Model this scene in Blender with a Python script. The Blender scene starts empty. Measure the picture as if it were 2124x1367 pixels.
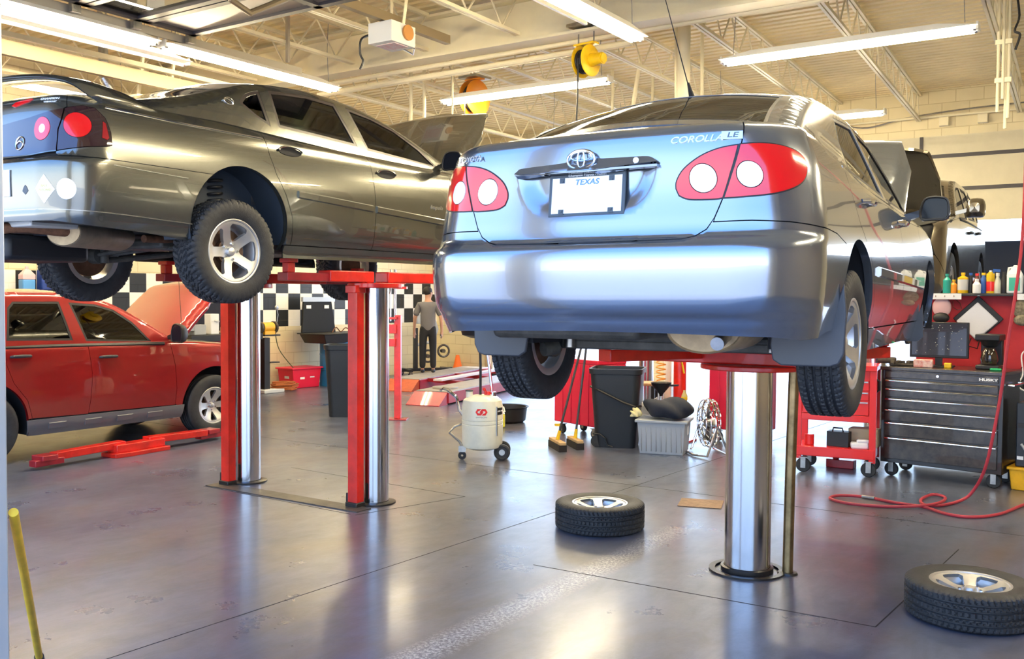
import bpy, bmesh, math, random
from mathutils import Vector, Matrix
from mathutils.geometry import delaunay_2d_cdt
random.seed(4)
PI = math.pi
S = bpy.context.scene
COL = S.collection
# ---------------------------------------------------------------- camera (2124 x 1367 photo, f = 1980 px)
def make_camera():
    yaw, pitch, roll = math.radians(33.7), math.radians(2.05), math.radians(.35)
    z = Vector((0, 0, 1)); f0 = Vector((-math.sin(yaw), math.cos(yaw), 0)); r0 = Vector((math.cos(yaw), math.sin(yaw), 0))
    f = f0*math.cos(pitch)-z*math.sin(pitch); u0 = z*math.cos(pitch)+f0*math.sin(pitch)
    r = r0*math.cos(roll)+u0*math.sin(roll); u = u0*math.cos(roll)-r0*math.sin(roll)
    cd = bpy.data.cameras.new('camera'); cd.sensor_width = 36; cd.lens = 1980*36/2124; cd.clip_start = .05; cd.clip_end = 400
    o = bpy.data.objects.new('camera', cd); COL.objects.link(o)
    m = Matrix((r, u, -f)).transposed().to_4x4(); m.translation = Vector((0, 0, 1.65)); o.matrix_world = m
    S.camera = o
make_camera()
S.view_settings.view_transform = 'Standard'; S.view_settings.look = 'None'
S.view_settings.gamma = 1; S.view_settings.use_curve_mapping = False
S.view_settings.exposure = 0.62
# ---------------------------------------------------------------- world, sun
w = bpy.data.worlds.new('sky'); S.world = w; w.use_nodes = True
nt = w.node_tree; nt.nodes.clear()
tc = nt.nodes.new('ShaderNodeTexCoord'); sx = nt.nodes.new('ShaderNodeSeparateXYZ'); rp = nt.nodes.new('ShaderNodeValToRGB')
bg = nt.nodes.new('ShaderNodeBackground'); wo = nt.nodes.new('ShaderNodeOutputWorld')
e = rp.color_ramp.elements
e[0].position = 0; e[0].color = (1, 1, 1, 1)
e[1].position = 1; e[1].color = (.10, .24, .68, 1)
q = e.new(.12); q.color = (.50, .68, .88, 1)
q = e.new(.40); q.color = (.17, .36, .80, 1)
nt.links.new(tc.outputs['Generated'], sx.inputs[0]); nt.links.new(sx.outputs['Z'], rp.inputs[0])
nt.links.new(rp.outputs[0], bg.inputs[0]); bg.inputs[1].default_value = 3.7
nt.links.new(bg.outputs[0], wo.inputs[0])
sd = bpy.data.lights.new('sun', 'SUN'); sd.energy = 5.5; sd.angle = math.radians(.6); sd.color = (1, .96, .88)
so = bpy.data.objects.new('sun', sd); COL.objects.link(so); so.rotation_euler = (math.radians(-16), math.radians(18), 0)
# ---------------------------------------------------------------- materials
MATS = {}
def mat(name, col, rough=.5, metal=0., coat=0., emit=None, es=1., trans=0., alpha=1., ior=1.45, bump=0., bscale=60, var=0., vscale=6, spec=.5, coatr=.03, var2=None):
    if name in MATS: return MATS[name]
    m = bpy.data.materials.new(name); m.use_nodes = True; n = m.node_tree; b = n.nodes['Principled BSDF']
    b.inputs['Base Color'].default_value = (*col, 1); b.inputs['Roughness'].default_value = rough
    b.inputs['Metallic'].default_value = metal; b.inputs['Coat Weight'].default_value = coat; b.inputs['Coat Roughness'].default_value = coatr
    b.inputs['Specular IOR Level'].default_value = spec; b.inputs['IOR'].default_value = ior
    b.inputs['Transmission Weight'].default_value = trans; b.inputs['Alpha'].default_value = alpha
    if emit: b.inputs['Emission Color'].default_value = (*emit, 1); b.inputs['Emission Strength'].default_value = es
    if bump or var:
        t = n.nodes.new('ShaderNodeTexCoord'); ns = n.nodes.new('ShaderNodeTexNoise'); ns.inputs['Detail'].default_value = 6
        n.links.new(t.outputs['Object'], ns.inputs['Vector'])
        if bump:
            ns.inputs['Scale'].default_value = bscale
            bp = n.nodes.new('ShaderNodeBump'); bp.inputs['Strength'].default_value = bump; bp.inputs['Distance'].default_value = .01
            n.links.new(ns.outputs['Fac'], bp.inputs['Height']); n.links.new(bp.outputs[0], b.inputs['Normal'])
        if var:
            n2 = n.nodes.new('ShaderNodeTexNoise'); n2.inputs['Scale'].default_value = vscale; n2.inputs['Detail'].default_value = 8; n2.inputs['Roughness'].default_value = .65
            n.links.new(t.outputs['Object'], n2.inputs['Vector'])
            r = n.nodes.new('ShaderNodeValToRGB'); r.color_ramp.elements[0].position = .35; r.color_ramp.elements[1].position = .65
            c2 = var2 or tuple(max(0, c*(1-var)) for c in col)
            r.color_ramp.elements[0].color = (*c2, 1); r.color_ramp.elements[1].color = (*col, 1)
            n.links.new(n2.outputs['Fac'], r.inputs[0]); n.links.new(r.outputs[0], b.inputs['Base Color'])
    MATS[name] = m; return m
def N(m, t, **kw):
    n = m.node_tree.nodes.new(t)
    for k, v in kw.items():
        if k in n.inputs: n.inputs[k].default_value = v
        else: setattr(n, k, v)
    return n
def L(m, a, b): m.node_tree.links.new(a, b)
black = mat('black_plastic', (.012, .012, .014), .45)
rubber = mat('tyre_rubber', (.028, .029, .032), .62, bump=.15, bscale=120, var=.4, vscale=18)
dark = mat('dark_cavity', (.01, .01, .012), .8)
chrome = mat('chrome', (.85, .85, .87), .08, 1)
steel = mat('worn_steel', (.45, .44, .42), .32, 1, var=.3, vscale=12)
alloy = mat('alloy_wheel', (.60, .60, .60), .40, .85, coat=.25)
cast = mat('cast_iron', (.10, .085, .07), .7, .4, var=.5, vscale=20)
rust = mat('rusty_iron', (.22, .10, .05), .75, .3, var=.5, vscale=25)
redp = mat('red_paint', (.78, .022, .012), .32, coat=.3, var=.35, vscale=5)
redd = mat('dark_red_paint', (.40, .015, .025), .38, coat=.3, var=.35, vscale=7)
white = mat('white_plastic', (.85, .85, .85), .4)
cream = mat('cream_paint', (.80, .70, .50), .55, var=.12, vscale=3)
yellowp = mat('yellow_paint', (.82, .52, .01), .4, var=.2, vscale=12)
orangep = mat('orange_paint', (.85, .30, .02), .4)
grey = mat('grey_plastic', (.36, .38, .40), .5)
blue = mat('blue_plastic', (.02, .09, .35), .4)
wood = mat('pale_wood', (.55, .36, .17), .6, var=.3, vscale=10)
# ---------------------------------------------------------------- mesh helpers
class MB:
    def __init__(s): s.v = []; s.f = []
    def add(s, vs, fs, M=None):
        k = len(s.v)
        s.v += [tuple(M @ Vector(p)) if M else tuple(p) for p in vs]; s.f += [tuple(i+k for i in f) for f in fs]; return s
    def box(s, c, d, M=None, taper=1.):
        x, y, z = c; a, b, h = d[0]/2, d[1]/2, d[2]/2; t = taper
        vs = [(x-a*t, y-b*t, z-h), (x+a*t, y-b*t, z-h), (x+a*t, y+b*t, z-h), (x-a*t, y+b*t, z-h), (x-a, y-b, z+h), (x+a, y-b, z+h), (x+a, y+b, z+h), (x-a, y+b, z+h)]
        return s.add(vs, [(0, 3, 2, 1), (4, 5, 6, 7), (0, 1, 5, 4), (1, 2, 6, 5), (2, 3, 7, 6), (3, 0, 4, 7)], M)
    def bar(s, p0, p1, w, h, up=(0, 0, 1)):
        p0, p1 = Vector(p0), Vector(p1); d = p1-p0; l = d.length; d.normalize(); u = Vector(up)
        if abs(d.dot(u)) > .98: u = Vector((1, 0, 0))
        r = d.cross(u).normalized(); u = r.cross(d)
        M = Matrix((r, d, u)).transposed().to_4x4(); M.translation = (p0+p1)/2
        return s.box((0, 0, 0), (w, l, h), M)
    def cyl(s, p0, p1, r0, r1=None, n=24, caps=True):
        r1 = r0 if r1 is None else r1; p0, p1 = Vector(p0), Vector(p1); d = (p1-p0).normalized()
        a = d.orthogonal().normalized(); b = d.cross(a)
        vs = []
        for p, r in ((p0, r0), (p1, r1)):
            for i in range(n): t = 2*PI*i/n; vs.append(p+(a*math.cos(t)+b*math.sin(t))*r)
        fs = [(i, (i+1) % n, n+(i+1) % n, n+i) for i in range(n)]
        if caps: fs += [tuple(range(n-1, -1, -1)), tuple(range(n, 2*n))]
        return s.add(vs, fs)
    def tube(s, pts, r, n=8, closed=False):
        P = [Vector(p) for p in pts]; k = len(P); rs = r if isinstance(r, (list, tuple)) else [r]*k
        vs = []; a = None
        for i, p in enumerate(P):
            d = (P[(i+1) % k]-P[i-1]) if closed else (P[min(i+1, k-1)]-P[max(i-1, 0)])
            d.normalize()
            a = (a-d*a.dot(d)) if a is not None else d.orthogonal()
            if a.length < 1e-5: a = d.orthogonal()
            a.normalize(); b = d.cross(a)
            for j in range(n): t = 2*PI*j/n; vs.append(p+(a*math.cos(t)+b*math.sin(t))*rs[i])
        fs = [(i*n+j, i*n+(j+1) % n, (i+1) % k*n+(j+1) % n, (i+1) % k*n+j) for i in range(k if closed else k-1) for j in range(n)]
        if not closed: fs += [tuple(range(n-1, -1, -1)), tuple(range((k-1)*n, k*n))]
        return s.add(vs, fs)
    def lathe(s, prof, n=48, M=None, closed=False):
        """profile of (radius, height) turned about z"""
        vs = []; k = len(prof)
        for i in range(n):
            t = 2*PI*i/n; c, q = math.cos(t), math.sin(t)
            vs += [(r*c, r*q, z) for r, z in prof]
        fs = [(i*k+j, (i+1) % n*k+j, (i+1) % n*k+j+1, i*k+j+1) for i in range(n) for j in range(k-1)]
        if closed: fs += [(i*k+k-1, (i+1) % n*k+k-1, (i+1) % n*k, i*k) for i in range(n)]
        return s.add(vs, fs, M)
    def prism(s, poly, z0, z1, M=None, top=1.):
        n = len(poly); cx = sum(p[0] for p in poly)/n; cy = sum(p[1] for p in poly)/n
        vs = [(x, y, z0) for x, y in poly]+[(cx+(x-cx)*top, cy+(y-cy)*top, z1) for x, y in poly]
        return s.add(vs, [tuple(range(n-1, -1, -1)), tuple(range(n, 2*n))]+[(i, (i+1) % n, n+(i+1) % n, n+i) for i in range(n)], M)
    def ball(s, c, r, n=16, m=10, sc=(1, 1, 1)):
        vs = [(c[0], c[1], c[2]-r*sc[2])]
        for j in range(1, m):
            p = -PI/2+PI*j/m
            for i in range(n): t = 2*PI*i/n; vs.append((c[0]+r*sc[0]*math.cos(p)*math.cos(t), c[1]+r*sc[1]*math.cos(p)*math.sin(t), c[2]+r*sc[2]*math.sin(p)))
        vs.append((c[0], c[1], c[2]+r*sc[2])); e = len(vs)-1
        fs = [(0, 1+(i+1) % n, 1+i) for i in range(n)]+[(e, 1+(m-2)*n+i, 1+(m-2)*n+(i+1) % n) for i in range(n)]
        fs += [(1+j*n+i, 1+j*n+(i+1) % n, 1+(j+1)*n+(i+1) % n, 1+(j+1)*n+i) for j in range(m-2) for i in range(n)]
        return s.add(vs, fs)
    def build(s, name, m, parent=None, smooth=35, bevel=0, sub=0, solid=0):
        me = bpy.data.meshes.new(name); me.from_pydata(s.v, [], s.f)
        bm = bmesh.new(); bm.from_mesh(me); bmesh.ops.recalc_face_normals(bm, faces=bm.faces); bm.to_mesh(me); bm.free()
        me.materials.append(m)
        if smooth: me.shade_smooth(); me.set_sharp_from_angle(angle=math.radians(smooth))
        o = bpy.data.objects.new(name, me); COL.objects.link(o)
        if parent: o.parent = parent
        if bevel:
            b = o.modifiers.new('bevel', 'BEVEL'); b.width = bevel; b.segments = 2; b.limit_method = 'ANGLE'; b.angle_limit = math.radians(40)
        if solid: q = o.modifiers.new('solid', 'SOLIDIFY'); q.thickness = solid
        if sub: q = o.modifiers.new('sub', 'SUBSURF'); q.levels = q.render_levels = sub
        return o
def tag(o, label=None, cat=None, group=None, kind=None):
    if label: o['label'] = label
    if cat: o['category'] = cat
    if group: o['group'] = group
    if kind: o['kind'] = kind
    return o
def thing(name, label, cat, loc=(0, 0, 0), rz=0., group=None):
    o = bpy.data.objects.new(name, None); COL.objects.link(o); o.location = loc; o.rotation_euler = (0, 0, rz); o.empty_display_size = .1
    return tag(o, label, cat, group)
def struct(name, mb, m, **kw): return tag(mb.build(name, m, **kw), kind='structure')
def dup(root, loc=None, rz=None, label=None):
    def cp(o, par):
        c = o.copy(); COL.objects.link(c)
        if par: c.parent = par
        for ch in list(o.children): cp(ch, c)
        return c
    r = cp(root, None)
    if loc is not None: r.location = loc
    if rz is not None: r.rotation_euler = (0, 0, rz)
    if label: r['label'] = label
    return r
def text(s, size, m, parent, M, name='lettering', depth=.002, sx=1., bold=0, shear=0.):
    c = bpy.data.curves.new(name, 'FONT'); c.body = s; c.size = size; c.extrude = depth; c.align_x = 'CENTER'; c.align_y = 'CENTER'; c.offset = bold; c.shear = shear
    t = bpy.data.objects.new(name, c); COL.objects.link(t)
    dg = bpy.context.evaluated_depsgraph_get(); me = bpy.data.meshes.new_from_object(t.evaluated_get(dg))
    bpy.data.objects.remove(t); bpy.data.curves.remove(c)
    for v in me.vertices: v.co.x *= sx
    me.transform(M); me.materials.clear(); me.materials.append(m)
    o = bpy.data.objects.new(name, me); COL.objects.link(o)
    if parent: o.parent = parent
    return o
def frame(o, x, y):
    """matrix with origin o, x axis x, y axis y"""
    x = Vector(x).normalized(); y = Vector(y); y = (y-x*y.dot(x)).normalized(); z = x.cross(y)
    M = Matrix((x, y, z)).transposed().to_4x4(); M.translation = Vector(o); return M
def inside(p, poly):
    x, y = p; c = False; j = len(poly)-1
    for i in range(len(poly)):
        xi, yi = poly[i]; xj, yj = poly[j]
        if (yi > y) != (yj > y) and x < (xj-xi)*(y-yi)/(yj-yi)+xi: c = not c
        j = i
    return c
def area(p): return sum(p[i-1][0]*p[i][1]-p[i][0]*p[i-1][1] for i in range(len(p)))/2
def spline(pts, n=6, closed=True):
    """Catmull-Rom through pts"""
    k = len(pts); out = []
    rng = range(k) if closed else range(k-1)
    for i in rng:
        g = (lambda j: pts[j % k]) if closed else (lambda j: pts[max(0, min(k-1, j))])
        p0, p1, p2, p3 = g(i-1), g(i), g(i+1), g(i+2)
        for j in range(n):
            t = j/n
            out.append(tuple(.5*((2*b)+(-a+c)*t+(2*a-5*b+4*c-d)*t*t+(-a+3*b-3*c+d)*t**3) for a, b, c, d in zip(p0, p1, p2, p3)))
    if not closed: out.append(tuple(pts[-1]))
    return out
def dens(poly, step, closed=True):
    out = []; n = len(poly)
    for i in range(n if closed else n-1):
        a, b = poly[i], poly[(i+1) % n]; d = math.dist(a, b); k = max(1, int(math.ceil(d/step)))
        out += [tuple(a[m]+(b[m]-a[m])*j/k for m in range(len(a))) for j in range(k)]
    if not closed: out.append(tuple(poly[-1]))
    return out
def inset(poly, d):
    if area(poly) < 0: poly = poly[::-1]
    n = len(poly); out = []
    for i in range(n):
        p0, p1, p2 = poly[i-1], poly[i], poly[(i+1) % n]
        a = (p1[0]-p0[0], p1[1]-p0[1]); b = (p2[0]-p1[0], p2[1]-p1[1]); la = math.hypot(*a) or 1e-9; lb = math.hypot(*b) or 1e-9
        nx = -a[1]/la-b[1]/lb; ny = a[0]/la+b[0]/lb; l = math.hypot(nx, ny) or 1e-9
        c = max(.5, l/2); out.append((p1[0]+nx/l*d/c, p1[1]+ny/l*d/c))
    return out
def sheet(fn, outer, holes=(), step=.04, off=0., flange=.012, gap=0., name='panel', m=None, parent=None, eps=1e-3, fl_holes=True, sx=1., sy=1.):
    """trimmed patch of the parametric surface fn(u,v): CDT of the outline, analytic normals, turned-in edges"""
    if area(outer) < 0: outer = outer[::-1]
    holes = [h if area(h) > 0 else h[::-1] for h in holes]
    if gap:
        outer = inset(outer, gap); holes = [inset(h, -gap) for h in holes]
    loops = [dens(outer, step)]+[dens(h, step) for h in holes]
    pts = []; edges = []
    for lp in loops:
        k = len(pts); pts += [Vector(p) for p in lp]; edges += [(k+i, k+(i+1) % len(lp)) for i in range(len(lp))]
    us = [p[0] for p in outer]; vs = [p[1] for p in outer]
    nb = len(pts); bl = [tuple(p) for p in pts]
    y = min(vs)+step*sy/2; row = 0
    while y < max(vs):
        x = min(us)+step*sx*(.5 if row % 2 else 1)
        while x < max(us):
            if inside((x, y), loops[0]) and not any(inside((x, y), h) for h in loops[1:]):
                if all((x-a)**2+(y-b)**2 > (step*.45)**2 for a, b in bl): pts.append(Vector((x, y)))
            x += step*sx
        y += step*sy; row += 1
    V, E, F, *_ = delaunay_2d_cdt(pts, edges, [], 0, 1e-6)
    tris = []
    for f in F:
        c = sum((V[i] for i in f), Vector((0, 0)))/len(f)
        if inside(c, loops[0]) and not any(inside(c, h) for h in loops[1:]): tris.append(tuple(f))
    def nrm(u, v):
        a = (Vector(fn(u+eps, v))-Vector(fn(u-eps, v))); b = (Vector(fn(u, v+eps))-Vector(fn(u, v-eps)))
        n = a.cross(b)
        return n.normalized() if n.length > 1e-12 else Vector((0, 0, 1))
    ns = [nrm(p.x, p.y) for p in V]; co = [Vector(fn(p.x, p.y))+n*off for p, n in zip(V, ns)]
    fs = list(tris); nn = list(ns)
    if flange:
        cnt = {}
        for t in tris:
            for i in range(len(t)):
                a, b = t[i], t[(i+1) % len(t)]
                if (b, a) in cnt: del cnt[(b, a)]
                else: cnt[(a, b)] = 1
        mp = {}; mp2 = {}
        def g(i):
            if i not in mp:
                mp[i] = len(co); co.append(co[i].copy()); nn.append(None)
                mp2[i] = len(co); co.append(co[i]-ns[i]*flange); nn.append(None)
            return mp[i], mp2[i]
        for a, b in cnt:
            a1, a2 = g(a); b1, b2 = g(b); fs.append((b1, a1, a2, b2))
    me = bpy.data.meshes.new(name); me.from_pydata([tuple(c) for c in co], [], fs)
    me.shade_smooth(); nt_ = len(tris)
    vn = [n if n is not None else Vector((0, 0, 0)) for n in nn]
    cn = []
    for p in me.polygons:
        for li in p.loop_indices:
            n = vn[me.loops[li].vertex_index]
            cn.append(tuple(n) if n.length > .5 else tuple(p.normal))
    me.normals_split_custom_set(cn)
    me.materials.append(m)
    o = bpy.data.objects.new(name, me); COL.objects.link(o)
    if parent: o.parent = parent
    return o
# ---------------------------------------------------------------- the building
XL, XR, YB, YF, ZC = -12.9, 6.0, 16.4, 1.5, 4.95
def floor_mat():
    m = mat('sealed_concrete', (.2, .2, .2), .25); n = m.node_tree.nodes; b = n['Principled BSDF']
    tc = N(m, 'ShaderNodeTexCoord')
    def noise(sc, det=8, rough=.6, dist=0., stretch=None):
        v = tc.outputs['Object']
        if stretch: mp = N(m, 'ShaderNodeMapping'); mp.inputs['Scale'].default_value = stretch; L(m, v, mp.inputs[0]); v = mp.outputs[0]
        q = N(m, 'ShaderNodeTexNoise', Scale=sc, Detail=det, Roughness=rough, Distortion=dist); L(m, v, q.inputs['Vector']); return q.outputs['Fac']
    def ramp(f, stops):
        r = N(m, 'ShaderNodeValToRGB'); e = r.color_ramp.elements
        e[0].position, e[0].color = stops[0][0], (*stops[0][1], 1); e[1].position, e[1].color = stops[-1][0], (*stops[-1][1], 1)
        for p, c in stops[1:-1]: x = e.new(p); x.color = (*c, 1)
        L(m, f, r.inputs[0]); return r.outputs[0]
    def mix(f, a, c, t='MIX'):
        x = N(m, 'ShaderNodeMix'); x.data_type = 'RGBA'; x.blend_type = t
        if isinstance(f, float): x.inputs[0].default_value = f
        else: L(m, f, x.inputs[0])
        for k, v in ((6, a), (7, c)):
            if isinstance(v, tuple): x.inputs[k].default_value = (*v, 1)
            else: L(m, v, x.inputs[k])
        return x.outputs[2]
    base = ramp(noise(.55, 10, .62, .4), [(.22, (.052, .060, .092)), (.5, (.088, .102, .152)), (.78, (.130, .150, .215))])
    fine = ramp(noise(7, 10, .7, .6, (1, .35, 1)), [(.35, (.66, .66, .66)), (.65, (1.2, 1.2, 1.2))])
    c = mix(.8, base, fine, 'MULTIPLY')
    c = mix(ramp(noise(.9, 6, .6, .8, (1, .5, 1)), [(.49, (0, 0, 0)), (.74, (.6, .6, .6))]), c, (.13, .09, .06))          # tan stains
    c = mix(ramp(noise(5, 3, .5, .2), [(.70, (0, 0, 0)), (.86, (.25, .25, .25))]), c, (.09, .08, .08))       # oil drops
    c = mix(ramp(noise(26, 6, .8), [(.62, (0, 0, 0)), (.78, (.4, .4, .4))]), c, (.30, .32, .37))          # chips
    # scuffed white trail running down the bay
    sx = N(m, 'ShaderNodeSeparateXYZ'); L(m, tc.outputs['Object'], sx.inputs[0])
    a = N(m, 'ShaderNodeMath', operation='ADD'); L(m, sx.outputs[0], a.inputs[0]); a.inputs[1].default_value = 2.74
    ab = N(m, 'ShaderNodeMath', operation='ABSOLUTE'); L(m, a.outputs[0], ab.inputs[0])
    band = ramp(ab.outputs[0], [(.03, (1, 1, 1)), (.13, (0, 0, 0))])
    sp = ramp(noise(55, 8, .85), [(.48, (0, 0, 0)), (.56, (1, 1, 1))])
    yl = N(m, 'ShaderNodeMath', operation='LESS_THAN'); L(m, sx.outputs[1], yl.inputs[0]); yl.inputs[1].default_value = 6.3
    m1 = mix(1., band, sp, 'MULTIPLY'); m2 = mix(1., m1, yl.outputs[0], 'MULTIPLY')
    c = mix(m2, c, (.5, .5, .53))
    L(m, c, b.inputs['Base Color'])
    rr = ramp(noise(1.7, 8, .65), [(.25, (.23, .23, .23)), (.75, (.40, .40, .40))]); L(m, rr, b.inputs['Roughness'])
    bp = N(m, 'ShaderNodeBump', Strength=.16, Distance=.006); L(m, noise(14, 8, .7), bp.inputs['Height']); L(m, bp.outputs[0], b.inputs['Normal'])
    b.inputs['Specular IOR Level'].default_value = .6; b.inputs['Coat Weight'].default_value = .22; b.inputs['Coat Roughness'].default_value = .14
    return m
def block_mat(name, checker=False, base=(.80, .71, .50), ax='Y'):
    """painted concrete block; optional band of black and white squares"""
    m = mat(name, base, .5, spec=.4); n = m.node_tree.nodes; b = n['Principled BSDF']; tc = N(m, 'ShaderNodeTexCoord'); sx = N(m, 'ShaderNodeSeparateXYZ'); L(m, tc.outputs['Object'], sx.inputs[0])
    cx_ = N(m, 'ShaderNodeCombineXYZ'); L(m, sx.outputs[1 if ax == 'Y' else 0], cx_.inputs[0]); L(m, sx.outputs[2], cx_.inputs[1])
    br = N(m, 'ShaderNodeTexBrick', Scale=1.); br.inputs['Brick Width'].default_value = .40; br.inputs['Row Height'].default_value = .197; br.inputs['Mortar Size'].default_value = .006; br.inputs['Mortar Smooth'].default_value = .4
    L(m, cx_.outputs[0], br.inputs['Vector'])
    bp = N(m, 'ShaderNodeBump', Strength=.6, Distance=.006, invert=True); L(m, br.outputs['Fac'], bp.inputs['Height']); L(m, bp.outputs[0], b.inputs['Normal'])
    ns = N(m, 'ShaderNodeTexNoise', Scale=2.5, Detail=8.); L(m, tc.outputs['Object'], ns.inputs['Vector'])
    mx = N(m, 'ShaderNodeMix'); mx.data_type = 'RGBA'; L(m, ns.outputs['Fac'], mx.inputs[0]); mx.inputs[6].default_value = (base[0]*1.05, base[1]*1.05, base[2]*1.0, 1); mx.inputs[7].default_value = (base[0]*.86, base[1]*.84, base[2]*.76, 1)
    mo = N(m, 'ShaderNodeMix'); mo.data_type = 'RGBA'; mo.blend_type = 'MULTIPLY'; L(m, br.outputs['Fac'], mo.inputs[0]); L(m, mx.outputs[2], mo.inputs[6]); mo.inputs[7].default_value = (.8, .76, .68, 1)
    out = mo.outputs[2]
    if checker:
        def M_(op, a, c):
            q = N(m, 'ShaderNodeMath', operation=op)
            for i, v in enumerate((a, c)):
                if v is None: continue
                if isinstance(v, (int, float)): q.inputs[i].default_value = v
                else: L(m, v, q.inputs[i])
            return q.outputs[0]
        yy = M_('FLOOR', M_('DIVIDE', M_('SUBTRACT', sx.outputs[1], 11.488-.2925*60), .2925), None)
        zz = M_('FLOOR', M_('DIVIDE', M_('SUBTRACT', sx.outputs[2], 1.07), .295), None)
        odd = M_('PINGPONG', M_('ADD', M_('ADD', yy, zz), 100.), 1.)
        ib = M_('MULTIPLY', M_('GREATER_THAN', sx.outputs[2], 1.07), M_('LESS_THAN', sx.outputs[2], 1.955))
        k1 = N(m, 'ShaderNodeMix'); k1.data_type = 'RGBA'; L(m, ib, k1.inputs[0]); L(m, out, k1.inputs[6]); k1.inputs[7].default_value = (.88, .86, .80, 1)
        k2 = N(m, 'ShaderNodeMix'); k2.data_type = 'RGBA'; L(m, M_('MULTIPLY', ib, odd), k2.inputs[0]); L(m, k1.outputs[2], k2.inputs[6]); k2.inputs[7].default_value = (.022, .024, .028, 1)
        out = k2.outputs[2]
        L(m, M_('SUBTRACT', .5, M_('MULTIPLY', M_('MULTIPLY', ib, odd), .25)), b.inputs['Roughness'])
    L(m, out, b.inputs['Base Color']); return m
ceilm = mat('cream_deck_paint', (.88, .74, .44), .55, var=.14, vscale=1.2)
beamm = mat('cream_beam_paint', (.86, .78, .55), .5, var=.10, vscale=2)
struct('floor', MB().box(((XL+XR)/2, (YB+YF)/2-.1, -.1), (XR-XL+.6, YB-YF+.8, .2)), floor_mat(), smooth=0)
# ribbed steel deck
cm = MB(); vs = []; n = 0; y = YF-.2
while y < YB+.1:
    for dy, dz in ((0, 0), (.085, 0), (.10, .042), (.145, .042), (.16, 0)): 
        if dy < .16: vs += [(XL, y+dy, ZC+dz), (XR, y+dy, ZC+dz)]; n += 1
    y += .16
cm.add(vs, [(2*i, 2*i+1, 2*i+3, 2*i+2) for i in range(n-1)]); struct('ceiling', cm, ceilm, smooth=0)
struct('roof', MB().box(((XL+XR)/2, (YB+YF)/2, ZC+.2), (XR-XL+.6, YB-YF+.6, .2)), mat('roofing', (.3, .3, .3), .9), smooth=0)
wl = block_mat('block_wall_checker', True); wb = block_mat('block_wall_cream', False, ax='X')
struct('wall_left', MB().box((XL-.1, (YB+YF)/2, ZC/2+.1), (.2, YB-YF+.4, ZC+.2)), wl, smooth=0)
struct('wall_right', MB().box((XR+.1, (YB+YF)/2, ZC/2+.1), (.2, YB-YF+.4, ZC+.2)), block_mat('block_wall_right', base=(.34, .27, .19)), smooth=0)  # unseen wall, coloured dark brown so the compact sedan's side mirrors darker
# back wall: solid corner, wide door openings under a deep lintel
mb = MB(); mb.box(((XL-.0-11.55)/2, YB+.1, 2.1), (-11.55-XL, .2, 4.2)); mb.box(((XL+XR)/2, YB+.1, 4.58), (XR-XL, .2, .80)); mb.box(((1.25+XR)/2, YB+.1, 2.1), (XR-1.25, .2, 4.2)); mb.box((-7.6, YB+.1, 2.1), (.40, .2, 4.2))  # unseen far right filled in to cut bright reflections on the sedan's side
struct('wall_back', mb, wb, smooth=0)
# front wall behind the camera's bay: piers and a header
mb = MB()
for x0, x1 in ((XL, -8.9), (-3.20, -2.92), (3.0, XR)): mb.box(((x0+x1)/2, YF-.1, 2.), (x1-x0, .2, 4.))
mb.box(((XL+XR)/2, YF-.1, 4.52), (XR-XL, .2, .96)); struct('wall_front', mb, wb, smooth=0)
mb = MB(); mb.box((-2.888, YF-.02, 2.), (.07, .12, 4.)); struct('trim_1', mb, mat('door_jamb_steel', (.62, .66, .66), .35, .6), bevel=.006)
# steel beam on its column
mb = MB(); mb.box(((XL+XR)/2, 8.85, 4.41), (XR-XL, .24, .03)); mb.box(((XL+XR)/2, 8.85, 4.63), (XR-XL, .03, .44)); mb.box(((XL+XR)/2, 8.85, 4.87), (XR-XL, .24, .03))
tag(mb.build('roof_beam', beamm, smooth=0), 'deep cream steel beam crossing the ceiling beside the round column', 'beam')
def joist(x, y0, y1, skew, label):
    t = thing('roof_joist', label, 'roof joist', (x, (y0+y1)/2, 0), 0, 'open-web joists under the ribbed deck')
    dx = skew/2; h = (y1-y0)/2
    for z, nm in ((4.88, 'top_chord'), (4.48, 'bottom_chord')):
        mb = MB()
        for o_ in (-.022, .022): mb.bar((dx+o_, -h, z), (-dx+o_, h, z), .03, .035)
        mb.build(nm, beamm, t, smooth=0)
    mb = MB(); n = int((y1-y0)/.30); P = []
    for i in range(n+1):
        y = -h+(y1-y0)*i/n; P.append((dx-2*dx*i/n, y, 4.87 if i % 2 else 4.49))
    for a, b_ in zip(P, P[1:]): mb.cyl(a, b_, .011, n=6, caps=False)
    mb.build('web_bars', beamm, t, smooth=0)
far = [(-2.90, .46, 'behind the hanging lamp at upper right'), (-4.16, .40, 'just right of the round column'), (-5.35, .18, 'above the yellow hose reel'), (-6.75, .12, 'above the orange hose reel'), (-8.15, .12, ''), (-9.5, .12, ''), (-10.9, .1, ''), (-12.2, .1, ''), (-1.5, .4, ''), (0., .4, '')]
for x, sk, wh in far: joist(x, 8.98, 16.38, sk, 'cream open-web roof joist beyond the beam, '+wh if wh else 'cream open-web roof joist running back from the deep beam')
for x in (-12.2, -11.2, -9.9, -9.0, -8.15, -7.0, -5.74, -4.6, -3.4, -2.2): joist(x, 1.6, 8.72, .06, 'cream open-web roof joist on the near side of the deep beam')
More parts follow.
